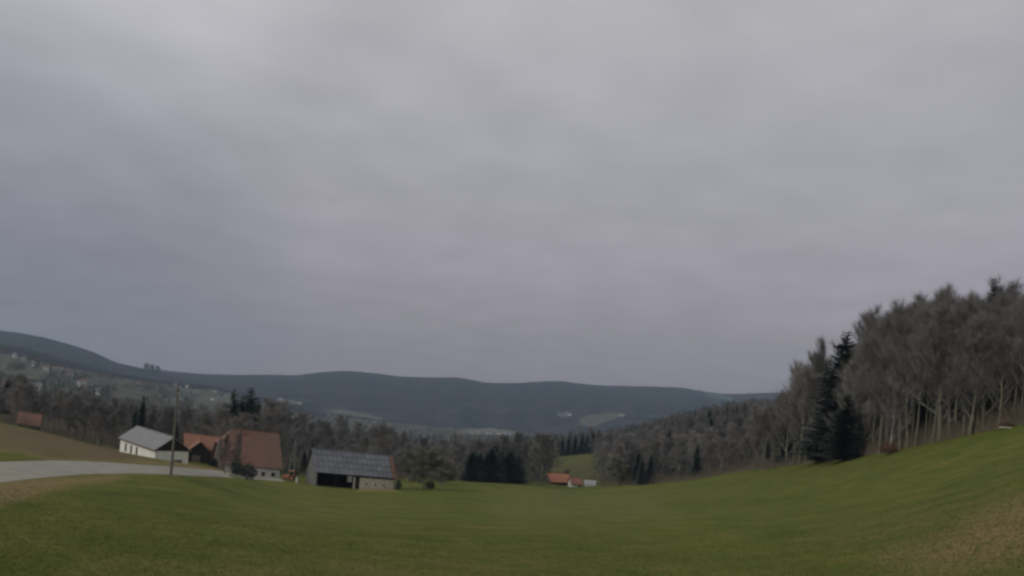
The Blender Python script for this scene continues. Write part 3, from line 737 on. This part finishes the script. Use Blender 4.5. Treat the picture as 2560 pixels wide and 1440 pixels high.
# log pile at the wood's edge, upper right
b0 = hit(2520, 1072) or at(2520, 109); b0.z = gh(b0.x, b0.y)
for k in range(3):
    lx = k; lz = 0
    m_ = MB().tube((-.1,0,0), (1.15+rnd.uniform(-.2,.2), rnd.uniform(-.1,.1), .02), .10, .09, 9)
    o = tag(m_.build('log', M['log']), 'pale cut log lying in the heap at the wood edge', 'log', 'pale cut logs at the wood edge')
    o.location = b0 + Vector((-.8+.15*lz+rnd.uniform(-.15,.15), lx*.27+lz*.13, .12+lz*.23)); o.rotation_euler[2] = rnd.uniform(-.1,.1)

# ---------------------------------------------------------------- trees
def perp(d, r):
    a = d.orthogonal().normalized(); b = d.cross(a); t = r.uniform(0, math.tau)
    return a*math.cos(t)+b*math.sin(t)
def bare_tree(seed, form, density=1.0, tw=1.0):
    """unit: metres, 20 m tall; returns trunk, crown buffers"""
    r = random.Random(seed); H = 20.0
    tr_ = MB(); cr = MB()
    def seg(mb, p0, p1, r0, r1, n): mb.tube(p0, p1, r0, r1, n, False)
    def twig(p, d, ln, rr):
        a = d.orthogonal().normalized()*rr; b = d.cross(a.normalized())*rr
        q = p+d*ln + Vector((0,0,r.uniform(-.1,.2)*ln))
        i = [cr.pt(p+a), cr.pt(p-a*.5+b*.87), cr.pt(p-a*.5-b*.87), cr.pt(q)]
        cr.f += [[i[0],i[1],i[3]],[i[1],i[2],i[3]],[i[2],i[0],i[3]]]
    def branch(p, d, ln, rr, lvl):
        nseg = 3 if lvl < 2 else 2
        pts_ = [p]; dd = d.copy()
        for k in range(nseg):
            dd = (dd + perp(dd, r)*r.uniform(.05,.28) + Vector((0,0,.22 if form != 'round' else .05))).normalized()
            pts_.append(pts_[-1]+dd*ln/nseg)
        for k in range(nseg):
            ra = rr*(1-k/nseg*.75); rb_ = rr*(1-(k+1)/nseg*.75)
            seg(cr, pts_[k], pts_[k+1], ra, rb_, 4 if lvl < 1 else 3)
        def along(t):
            k = min(int(t*nseg), nseg-1); return pts_[k].lerp(pts_[k+1], t*nseg-k), (pts_[k+1]-pts_[k]).normalized()
        if lvl < 2:
            nb = int({0: 8, 1: 6}[lvl]*density)
            for k in range(nb):
                t = .18+.82*(k+r.random()*.7)/nb; q, dv = along(min(t, .99))
                nd = (dv*r.uniform(.6,1.1) + perp(dv, r)*r.uniform(.4,.8) + Vector((0,0,.25 if form != 'round' else .1))).normalized()
                branch(q, nd, ln*r.uniform(.38,.6)*(1.15-.5*t), rr*.45, lvl+1)
        else:
            for k in range(int(6*density)):
                t = .1+.9*r.random(); q, dv = along(min(t, .99))
                twig(q, (dv*r.uniform(.5,1.1)+perp(dv, r)*.6+Vector((0,0,.35))).normalized(), r.uniform(.7,1.5), .026*tw)
        if lvl == 2: twig(pts_[-1], dd, r.uniform(.7,1.3), .022*tw)
    # trunk
    lean = Vector((r.uniform(-.03,.03), r.uniform(-.03,.03), 1)).normalized()
    top = {'forest': .90, 'round': .55, 'edge': .9}[form]*H
    n = 9; tp = [Vector((0,0,-.6))]
    for k in range(1, n+1):
        tp.append(tp[-1] + (lean + Vector((r.uniform(-.05,.05), r.uniform(-.05,.05), 0)))*(top+.6)/n)
    R0 = {'forest': .18, 'round': .42, 'edge': .3}[form]
    for k in range(n):
        seg(tr_, tp[k], tp[k+1], R0*(1-.88*k/n), R0*(1-.88*(k+1)/n), 7)
    def tat(t):
        k = min(int(t*n), n-1); return tp[k].lerp(tp[k+1], t*n-k)
    nl, lo_, spread = {'forest': (16, .42, .66), 'round': (16, .28, 1.0), 'edge': (20, .18, .8)}[form]
    for k in range(nl):
        t = lo_+(1-lo_)*(k+r.random()*.6)/nl; t = min(t, .995); ang = k*2.4+r.uniform(-.5,.5)
        s = (t-lo_)/(1-lo_)
        out_ = Vector((math.cos(ang), math.sin(ang), 0))
        upw = {'forest': 1.0+.9*s, 'round': .45+1.0*s, 'edge': .75+1.0*s}[form]
        d = (out_*spread + Vector((0,0,upw))).normalized()
        ln = {'forest': 6.8*(1-.5*s), 'round': 8.6*(1-.12*s), 'edge': 7.0*(1-.55*s)}[form]*r.uniform(.8,1.15)
        branch(tat(t), d, ln, R0*.42*(1-.6*s), 0)
    return tr_, cr
def spruce(seed, dens=1.0):
    r = random.Random(seed); H = 20.0; tr_ = MB(); cr = MB()
    tr_.tube((0,0,-.6), (0,0,H*.97), .26, .03, 8, False)
    z = 1.2
    while z < H*.99:
        s = z/H; Lb = 3.7*(1-s)**.8+.25; Lb *= r.uniform(.78,1.12); nb = int(13*dens) if s < .8 else 8
        for k in range(nb):
            a = r.uniform(0, math.tau); l = Lb*r.uniform(.72,1.15); d = Vector((math.cos(a), math.sin(a), 0)); sd = Vector((-d.y, d.x, 0))
            droop = -.32*(1-s)+.22*s
            ns = max(3, int(l/.55))
            pv = Vector((0,0,z))
            for q in range(1, ns+1):
                t = q/ns; p = Vector((0,0,z))+d*l*t+Vector((0,0,droop*l*t+.12*l*t*t))
                wd = (1.15-t*.8)*min(.85, l*.5)
                for sg in (-1, 1):
                    tip = p+sd*sg*wd*r.uniform(.7,1.2)+d*wd*.35+Vector((0,0,-r.uniform(.15,.5)*wd))
                    i = [cr.pt(pv), cr.pt(p+Vector((0,0,.05))), cr.pt(tip)]; cr.f.append(i)
                    tip2 = p+sd*sg*wd*.35+Vector((0,0,-r.uniform(.5,1.1)*wd))
                    i = [cr.pt(pv), cr.pt(p), cr.pt(tip2)]; cr.f.append(i)
                pv = p
        z += r.uniform(.28,.46)
    return tr_, cr
PROTO = {}
def proto(key, gen, bm, tm):
    a, b = gen
    PROTO[key] = (me_('trunk', a.v, a.f, bm, True), me_('crown', b.v, b.f, tm))
for i in range(4): proto(('forest', i), bare_tree(10+i, 'forest', 1.0, .52), M['bark'], M['twig'])
for i in range(3): proto(('edge', i), bare_tree(30+i, 'edge', 1.0, .62), M['bark'], M['twig'])
for i in range(2): proto(('round', i), bare_tree(50+i, 'round', 1.35, 3.0), M['bark'], M['twig_pale'])
for i in range(3): proto(('spruce', i), spruce(70+i), M['bark'], M['needles'])
a, b = bare_tree(12, 'edge', .8); proto(('birch', 0), (a, b), M['bark_pale'], M['twig'])

def plant(kind, pos, h, label, cat, group=None, name=None, wx=1.0, lean=0.0):
    ks = [k for k in PROTO if k[0] == kind]; k = ks[rnd.randrange(len(ks))]
    e = bpy.data.objects.new(name or {'spruce': 'spruce_tree', 'birch': 'birch_tree'}.get(kind, 'bare_tree'), None); C.objects.link(e)
    e.location = pos; e.rotation_euler = (rnd.gauss(0,.02), lean+rnd.gauss(0,.02), rnd.uniform(0, math.tau))
    s = h/20.0; e.scale = (s*wx, s*wx, s); e.empty_display_size = .3
    tag(e, label, cat, group)
    for nm, m in zip(('trunk', 'crown'), PROTO[k]):
        o = bpy.data.objects.new(nm, m); C.objects.link(o); o.parent = e
    return e
def height_to(pos, py_top):
    """height of a thing at pos whose top shows at py_top"""
    px, py = to_px(np.array([pos.x]), np.array([pos.y]), np.array([pos.z]))
    return max(2.0, (float(py[0])-py_top)/F*pos.y*1.0)

# (A) the wood on the rising right side
def interp(tab, x): return float(np.interp(x, [t[0] for t in tab], [t[1] for t in tab]))
edgeY = [(1880,246),(1950,228),(2050,191),(2150,169),(2250,149),(2350,132),(2450,119),(2560,108),(2750,97),(2950,90)]
topR = [(1880,1060),(1930,1020),(1990,975),(2030,890),(2070,880),(2120,870),(2170,820),(2210,790),(2240,765),(2290,745),(2335,722),(2370,735),(2400,740),(2440,745),(2470,735),(2520,720),(2600,700),(2800,660),(2950,640)]
LR = 'slender bare tree in the wood rising at the right'
nA = 0
ORD = 'first second third fourth fifth sixth seventh eighth ninth tenth eleventh twelfth thirteenth fourteenth fifteenth sixteenth seventeenth eighteenth nineteenth twentieth'.split()
ORD += ['twenty-'+o for o in ORD[:9]] + ['thirtieth'] + ['thirty-'+o for o in ORD[:9]] + ['fortieth'] + ['forty-'+o for o in ORD[:9]]
edge_n = 0
for row in range(4):
    px = 1885 + row*9
    while px < (2800 if row else 2640):
        Yd = interp(edgeY, px) + row*11 + rnd.uniform(-2.5, 3.5) + (2 if row == 0 else 0)
        p = at(px, Yd)
        # the higher a tree stands the shorter it needs to be: tops follow the measured skyline
        if 2052 < px < 2118 and row: px += 25; continue
        h = height_to(p, interp(topR, px+30)) * ((rnd.uniform(.60, .9), rnd.uniform(.7, .93), rnd.uniform(.84, .99), rnd.uniform(.70, .93))[row]) * (.62 if 2045 < px < 2112 else 1)
        plant('forest' if row else rnd.choice(['forest','forest','forest','edge']), p, h,
              ORD[edge_n]+' bare tree along the meadow edge of the right-hand wood, counted from its left end' if row == 0 else LR, 'tree',
              'edge trees of the right-hand wood' if row == 0 else 'bare trees inside the right-hand wood', wx=rnd.uniform(1.05, 1.5))
        nA += 1; edge_n += row == 0
        px += rnd.uniform(24, 36)*(.62, 1.3, 1.3, 1.3)[row]
# single trees that stand out
def solo(kind, px, Yd, top, label, cat, wx=1.0, name=None, group=None, lean=0):
    p = at(px, Yd); return plant(kind, p, height_to(p, top), label, cat, group, name, wx, lean)
solo('spruce', 2084, 187, 824, 'tall dark spruce topping the left part of the wood', 'spruce', 1.5)
for px, top in ((2048,1010),(2072,1020),(2122,995),(2142,950)): solo('edge', px, interp(edgeY, px)+2, top, 'bare tree standing in front of the tallest spruce', 'tree', 1.5, group='bare trees in front of the tallest spruce')
solo('spruce', 2105, 170, 985, 'dark spruce low at the foot of the tallest spruce', 'spruce', 2.0)
solo('spruce', 2055, 192, 1015, 'dark spruce at the meadow edge beside the bare corner trees', 'spruce', 1.7)
solo('spruce', 2452, 132, 694, 'dark spruce top standing above the bare crowns at the upper right', 'spruce', .8)
solo('spruce', 2010, 222, 1040, 'narrow dark spruce at the left end of the wood', 'spruce', 1.1)
solo('spruce', 1965, 232, 985, 'dark spruce where the near wood meets the far wood', 'spruce', 1.1)
solo('spruce', 2400, 146, 900, 'spruce hidden among the bare trunks of the upper wood', 'spruce', 1.3)
solo('spruce', 2520, 134, 860, 'broad spruce deep in the upper right wood', 'spruce', 1.5)
solo('spruce', 2300, 160, 950, 'dark young spruce behind the bare trunks', 'spruce', 1.3)
solo('birch', 2225, 149, 960, 'pale-barked birch behind the rust-brown shrub', 'birch', .9)
solo('edge', 2035, 205, 868, 'tall bare tree with open crown left of the tall spruce', 'tree', .75)
solo('edge', 2000, 215, 930, 'bare tree leaning out at the corner of the wood', 'tree', .9)
solo('edge', 2160, 170, 950, 'broad bare tree arching over the meadow edge', 'tree', 1.1)

# (B) far wood on the slope between farm and near wood
topB = [(1480,1112),(1530,1075),(1600,1052),(1700,1034),(1760,1020),(1850,1012),(1900,1020),(1960,1000),(2020,1000)]
nB = 0
for Yd0, frac in ((300, .55), (345, .70), (410, .86), (510, 1.0)):
    px = 1500 + (Yd0-300)*.1
    while px < 1985:
        Yd = Yd0 + rnd.uniform(-14, 14)
        lim = interp([(1480,345),(1550,340),(1700,302),(1900,245)], px)
        if Yd < lim+3: px += 20; continue
        p = at(px, Yd)
        top = 1200-(1200-interp(topB, px))*frac
        h = min(max(height_to(p, top)*rnd.uniform(.85, 1.08), 8), 17)
        if rnd.random() < .08: plant('spruce', p, h*1.0, 'dark spruce scattered through the far wood on the slope', 'spruce', 'spruces in the far wood', wx=1.2)
        else: plant('forest' if rnd.random() < .6 else 'edge', p, h, 'grey bare tree in the far wood beyond the meadow', 'tree', 'bare trees of the far wood', wx=rnd.uniform(1.4, 2.1))
        nB += 1; px += rnd.uniform(24, 36)
for px, Yd, top in ((1622,330,1130),(1602,330,1142),(1590,345,1120)): solo('spruce', px, Yd, top, 'dark spruce in the small clump at the foot of the far wood', 'spruce', 1.25, group='small spruce clump of the far wood')
for k, px in enumerate((1770,1790,1815,1840,1865,1883)): solo('spruce', px, 560, interp(topB, px)-3, 'small dark spruce crowning the far wood', 'spruce', 1.1, group='spruces along the top of the far wood')
solo('round', 1537, 345, 1135, 'rounded bare tree right of the distant farm', 'tree', 1.0)
solo('round', 1350, 395, 1103, 'rounded reddish-grey tree left of the distant farm', 'tree', .9)
solo('edge', 1330, 405, 1120, 'bare tree behind the end of the spruce plantation', 'tree', 1.0)
solo('round', 1416, 420, 1172, 'low dark tree behind the distant red-roofed barn', 'tree', .9)
for px in (1395,1405,1420,1436,1452,1466,1480): solo('spruce', px, 640, interp([(1380,1095),(1480,1076)], px)+rnd.uniform(-4,8), 'spruce along the top of the small green pasture', 'spruce', 1.3, group='spruces above the small green pasture')
for px in (1378,1400,1425,1450,1475,1495): solo('forest', px, 665, interp([(1380,1090),(1480,1075)], px)+rnd.uniform(-6,6), 'bare tree along the top of the small green pasture', 'tree', 1.5, group='bare trees above the small green pasture')

# (C) spruce plantation and wood behind the barn
for row in range(2):
    px = 1176+row*6
    while px < 1298:
        solo('spruce', px, interp([(1150,276),(1310,305)], px)+4+row*8, interp([(1150,1150),(1230,1135),(1310,1140)], px)+rnd.uniform(-24,20), 'dark spruce in the dense plantation beyond the meadow', 'spruce', rnd.uniform(2.0,3.0), group='spruce plantation beyond the meadow')
        px += rnd.uniform(9, 19)
topC = [(560,1010),(640,1015),(700,1020),(800,1048),(850,1052),(900,1062),(950,1065),(980,1085),(1050,1092),(1100,1098),(1200,1092),(1300,1086),(1380,1085)]
for Yd0, frac in ((268, .5), (310, .72), (360, .88), (430, 1.0)):
    px = 640 + (Yd0-268)*.2
    while px < 1375:
        Yd = Yd0+rnd.uniform(-12, 12)
        if px > 1140 and Yd < 330: px += 24; continue
        p = at(px, Yd)
        base = interp([(600,1175),(1100,1195),(1380,1195)], px)
        top = base-(base-interp(topC, px))*frac
        h = min(max(height_to(p, top)*rnd.uniform(.82, 1.08), 7), 24)
        if rnd.random() < .10: plant('spruce', p, h*.95, 'dark spruce among the bare trees behind the field barn', 'spruce', 'spruces behind the field barn', wx=1.1)
        else: plant('forest' if rnd.random() < .5 else 'edge', p, h, 'grey-brown bare tree in the wood behind the field barn', 'tree', 'bare trees behind the field barn', wx=rnd.uniform(1.4,2.1))
        px += rnd.uniform(32, 50)
solo('round', 1058, 197, 1112, 'round-crowned bare orchard tree beside the field barn', 'tree', 1.4, 'orchard_tree')
solo('round', 1100, 236, 1140, 'smaller bare tree right of the orchard tree', 'tree', 1.4)
solo('edge', 950, 262, 1062, 'taller bare tree behind the field barn roof', 'tree', 1.0)

# (D) trees around and behind the farm on the left
for px, top, wx in ((574,972,.75),(612,966,1.0),(592,990,1.1),(632,1000,.9),(560,1010,.9)):
    solo('spruce', px, 250+rnd.uniform(-5,5), top, 'dark spruce in the tall group behind the red-roofed farmhouse', 'spruce', wx*1.75, group='spruce group behind the farm')
solo('spruce', 346, 232, 985, 'dark spruce standing directly behind the white farmhouse', 'spruce', .75)
solo('spruce', 332, 236, 1012, 'lower dark spruce beside the one behind the white farmhouse', 'spruce', 1.0)
solo('spruce', 436, 240, 1050, 'small dark spruce behind the utility pole', 'spruce', .8)
solo('spruce', 12, 320, 940, 'dark spruce at the far left above the cottage', 'spruce', 1.2)
topD = [(-300,960),(0,985),(40,950),(80,985),(150,975),(200,985),(260,1005),(330,1010),(400,1035),(480,1030),(540,1030),(640,1020),(700,1015)]
for Yd0, frac, ds in ((205,.82,26),(232,.95,22),(270,1.02,22),(330,1.05,26)):
    px = -200 if Yd0 < 240 else -150
    while px < (285 if Yd0 < 210 else 700):
        if Yd0 < 240 and 300 < px < 480: px += 25; continue
        Yd = Yd0+rnd.uniform(-10,10); p = at(px, Yd)
        base = interp([(0,1065),(300,1130),(700,1180)], px)
        top = base-(base-interp(topD, px))*frac
        h = min(max(height_to(p, top)*rnd.uniform(.8,1.1), 6), 22)
        near = Yd0 < 240 and px < 290
        plant('edge' if rnd.random() < .6 else 'forest', p, h, 'dark bare tree above the lane left of the white farmhouse' if near else 'bare tree in the wood behind the farm buildings', 'tree',
              'bare trees left of the white farmhouse' if near else 'bare trees behind the farm buildings', wx=rnd.uniform(1.3,1.9))
        px += rnd.uniform(.8,1.3)*ds*1.65
solo('edge', 560, 180, 1092, 'bare tree at the left end of the tall red roof', 'tree', .9)
solo('edge', 590, 181, 1088, 'bare tree in front of the dull left part of the tall red roof', 'tree', .8)
solo('edge', 545, 190, 1100, 'small bare tree between the orange roof and the tall red roof', 'tree', .8)
for px in (366,380,394):
    q = bv_left.ray_cast(Vector((0,0,0)), ray(px, interp([(340,917),(400,931)], px)+3))[0]
    if q: plant('round', q-Vector((0,0,4)), 38, 'faint bare treetop rising above the far ridge', 'tree', 'faint treetops above the ridge', wx=.8)

# leafy shrubs
def shrub(name, pos, w_, h_, material, label, n=900, cat='shrub', seed=1):
    r = random.Random(seed); e = empty(name, pos, r.uniform(0,6), label=label, cat=cat)
    s = MB()
    for k in range(9):
        a_ = r.uniform(0, math.tau); s.tube((0,0,-.2), (math.cos(a_)*w_*.3, math.sin(a_)*w_*.3, h_*r.uniform(.5,.85)), .05, .015, 4, False)
    s.build('stem', M['bark'], e)
    l = MB()
    for k in range(n):
        th_ = r.uniform(0, math.tau); ph = math.acos(r.uniform(-.75, 1)); q = r.random()**.35*(1+.18*math.sin(3*th_+seed)+.12*math.sin(5*ph))
        p = Vector((math.cos(th_)*math.sin(ph)*w_/2*q, math.sin(th_)*math.sin(ph)*w_/2*q, h_*.40+math.cos(ph)*h_*(.58 if ph < 1.57 else .5)*q))
        a_ = Vector((r.gauss(0,1), r.gauss(0,1), r.gauss(0,1))).normalized(); b_ = perp(a_, r); sz = r.uniform(.10,.26)
        i = [l.pt(p+b_*sz), l.pt(p-b_*sz*.7+a_.cross(b_)*sz*.6), l.pt(p-b_*sz*.5-a_.cross(b_)*sz*.6)]; l.f.append(i)
    l.build('foliage', material, e); return e
shrub('shrub', at(616, 176), 4.8, 3.6, M['shrub'], 'dark domed evergreen shrub before the red-roofed farmhouse wall', 1500, seed=2)
shrub('shrub', at(590, 177), 2.6, 4.2, M['shrub'], 'taller dark bush at the left side of the evergreen shrub', 1000, seed=3)
shrub('shrub', at(536, 196), 4.0, 1.9, M['shrub'], 'low dark hedge below the orange-roofed barn', 900, seed=4)
shrub('shrub', at(725, 196), 3.2, 5.0, M['shrub'], 'dark bush behind the A-shaped pole', 1000, seed=5)
shrub('shrub', at(2222, 145), 3.6, 2.1, M['rust'], 'rust-brown leafy shrub at the meadow edge by the birch', 900, seed=6)
shrub('shrub', at(2518, 112.5), 1.9, .7, M['rust'], 'low reddish heap of twigs behind the pale logs', 400, seed=7)
shrub('shrub', at(1075, 198), 2.6, 2.2, M['shrub'], 'dark low bush at the foot of the orchard tree', 500, seed=8)
shrub('shrub', at(995, 190), 1.6, 2.4, M['shrub'], 'narrow dark bush at the right corner of the field barn', 400, seed=9)

# ---------------------------------------------------------------- stuff: undergrowth, far wood, grass
ub = MB(); r = random.Random(4)
def bush(p, h, n):
    for k in range(n):
        a_ = r.uniform(0, math.tau); q = r.uniform(.1,.55)
        d = Vector((math.cos(a_)*q, math.sin(a_)*q, 1)).normalized(); l_ = h*r.uniform(.5,1.1)
        o_ = Vector((r.gauss(0,.4), r.gauss(0,.4), -.1)); rr = .03
        a2 = d.orthogonal().normalized()*rr; b2 = d.cross(a2)
        b2 = b2.normalized()*rr
        P0 = p+o_; i = [ub.pt(P0+a2), ub.pt(P0-a2*.5+b2*.8), ub.pt(P0-a2*.5-b2*.8), ub.pt(P0+d*l_)]
        ub.f += [[i[0],i[1],i[3]],[i[1],i[2],i[3]],[i[2],i[0],i[3]]]
        for _ in range(3):
            t_ = r.uniform(.3,.9); Q = P0+d*l_*t_; dd = (d+perp(d, r)*.8).normalized()
            i = [ub.pt(Q), ub.pt(Q+a2*1.2), ub.pt(Q+dd*l_*.4)]; ub.f.append(i)
for k in range(1500):
    px = r.uniform(1900, 2860); d_ = abs(r.gauss(0, 9))
    bush(at(px, interp(edgeY, px)+.3+d_), r.uniform(1.2, 4.6), 9)
for k in range(420):
    px = r.uniform(1500, 1910); bush(at(px, max(interp([(1480,350),(1550,345),(1700,304),(1900,247)], px), 0)+abs(r.gauss(0,14))), r.uniform(1.5,5), 8)
for k in range(420):
    px = r.uniform(-100, 1160); Yd = interp([(0,180),(200,195),(300,215),(500,235),(750,245),(1000,262),(1160,280)], px)+abs(r.gauss(0,14))
    bush(at(px, Yd), r.uniform(1.0,4.0), 8)
o = ub.build('undergrowth', M['brush']); tag(o, 'brown leafless brush filling the wood edges', 'undergrowth', kind='stuff')

def mass(name, spots, label, dark):
    V = []; Fc = []; r2 = np.random.default_rng(5)
    for (x, y, z, h) in spots:
        fine = y < 700
        n = (130 if fine else 46) if not dark else (70 if fine else 30)
        if dark:
            t = r2.random(n)**.8; zz = h*(.08+.92*t); rr_ = h*.21*(1-t)+.15; a_ = r2.uniform(0, math.tau, n)
            cx_ = x+np.cos(a_)*rr_*r2.random(n); cy_2 = y+np.sin(a_)*rr_*r2.random(n); cz = z+zz; sz = h*(.055 if fine else .09)
        else:
            th_ = r2.uniform(0, math.tau, n); ph = np.arccos(r2.uniform(-1, 1, n)); q = r2.random(n)**.4
            cx_ = x+np.cos(th_)*np.sin(ph)*h*.46*q; cy_2 = y+np.sin(th_)*np.sin(ph)*h*.46*q; cz = z+h*.55+np.cos(ph)*h*.45*q; sz = h*(.036 if fine else .07)
        c_ = np.stack([cx_, cy_2, cz], 1)
        tri = c_[:, None, :] + r2.normal(0, 1, (n, 3, 3))*sz*np.array([.6,.6,1.3])
        k = len(V)*3 if False else sum(len(q) for q in V)
        V.append(tri.reshape(-1, 3))
    V = np.concatenate(V); nf = len(V)//3
    m = bpy.data.meshes.new(name); m.vertices.add(len(V)); m.vertices.foreach_set('co', V.ravel())
    m.loops.add(nf*3); m.loops.foreach_set('vertex_index', np.arange(nf*3)); m.polygons.add(nf); m.polygons.foreach_set('loop_start', np.arange(0, nf*3, 3))
    m.update(calc_edges=True); m.materials.append(M['far_dark'] if dark else M['far_bare'])
    tag(link(name, m), label, 'wood', kind='stuff')
sp_b, sp_d = [], []
def scatter(n, pxr, Yr, hr, darkp, cond=None):
    for _ in range(n):
        px = r.uniform(*pxr); Yd = math.exp(r.uniform(math.log(Yr[0]), math.log(Yr[1])))
        if cond and not cond(px, Yd): continue
        u = (px-CX)/F; x = u*Yd; z = gz(x, Yd); h = r.uniform(*hr)
        (sp_d if r.random() < darkp else sp_b).append((x, Yd, z-.5, h))
scatter(1300, (-350, 640), (330, 950), (8, 14), .16)
scatter(1100, (-350, 640), (950, 1750), (9, 15), .15, lambda px, Y: math.sin(px*.021+Y*.004)+math.sin(px*.05-Y*.011) > -.1)
scatter(700, (620, 1400), (470, 1500), (10, 16), .22)
scatter(1300, (620, 1700), (1400, 2900), (10, 16), .3, lambda px, Y: not (1150 < px < 1310 and Y > 1800))
scatter(420, (1500, 2000), (300, 560), (9, 13), .10, lambda px, Y: Y > interp([(1480,350),(1550,345),(1700,304),(1900,247),(2000,225)], px)+28)
scatter(260, (640, 1370), (300, 470), (9, 13), .10, lambda px, Y: (px < 1140 or Y > 330))
scatter(700, (1380, 2050), (560, 1100), (11, 16), .12, lambda px, Y: px > 1490 or Y > 690)
scatter(350, (1900, 2900), (170, 420), (11, 15), .2, lambda px, Y: Y > interp(edgeY, px)+50)
mass('far_wood', sp_b, 'mass of bare grey treetops filling the valley and far hillside', False)
mass('far_spruce_wood', sp_d, 'scattered dark conifers within the distant woods', True)

# short grass tufts over the near meadow
nT = 90000
uu = nrg.uniform(-.72, .72, nT); Yg = 13+62*nrg.beta(1.0, 2.6, nT); xg = uu*Yg
zg = ground_z(xg, Yg)
hh = nrg.uniform(.025, .075, nT)*np.clip((76-Yg)/40, .2, 1); V = np.empty((nT, 3, 3, 3))
for k in range(3):
    a_ = nrg.uniform(0, math.tau, nT); ox = nrg.normal(0, .05, nT); oy = nrg.normal(0, .05, nT)
    wdt = .006+.0002*Yg
    V[:, k, 0] = np.stack([xg+ox-np.cos(a_)*wdt, Yg+oy-np.sin(a_)*wdt, zg-.02], 1)
    V[:, k, 1] = np.stack([xg+ox+np.cos(a_)*wdt, Yg+oy+np.sin(a_)*wdt, zg-.02], 1)
    V[:, k, 2] = np.stack([xg+ox+nrg.normal(0,.05,nT), Yg+oy+nrg.normal(0,.05,nT), zg+hh], 1)
pg_x, pg_y = to_px(xg, Yg, zg)
road_m = inpoly(pg_x, pg_y, up+lo[::-1], .5) < .5
V = V[road_m].reshape(-1, 3); nf = len(V)//3
m = bpy.data.meshes.new('grass'); m.vertices.add(len(V)); m.vertices.foreach_set('co', V.ravel())
m.loops.add(nf*3); m.loops.foreach_set('vertex_index', np.arange(nf*3)); m.polygons.add(nf); m.polygons.foreach_set('loop_start', np.arange(0, nf*3, 3))
m.update(calc_edges=True)
m.materials.append(mat('grass_blades', (.080,.112,.020), (.165,.150,.050), .8, detail=5, coord='Object'))
tag(link('grass', m), 'short spring grass with dry blades on the near meadow', 'grass', kind='stuff')

# ---------------------------------------------------------------- haze
hz_m = bpy.data.materials.new('haze'); hz_m.use_nodes = True; t = hz_m.node_tree; t.nodes.clear()
o_ = N(t, 'ShaderNodeOutputMaterial'); pv = N(t, 'ShaderNodeVolumePrincipled')
pv.inputs['Color'].default_value = (.62, .78, 1.0, 1); pv.inputs['Density'].default_value = 9.5e-5; pv.inputs['Anisotropy'].default_value = .1
L(t, pv.outputs[0], o_.inputs['Volume'])
zl = float(gzv.min())
hb = MB().box(-8200, 8200, -8200, 8200, min(zl, -200)-5, 620)
ho = hb.build('haze', hz_m); tag(ho, 'thin blue air haze filling the valley', 'haze', kind='stuff')
print('ground zmin', zl, 'max', float(gzv.max()), 'objs', len(bpy.data.objects), 'trees A', nA, 'B', nB)
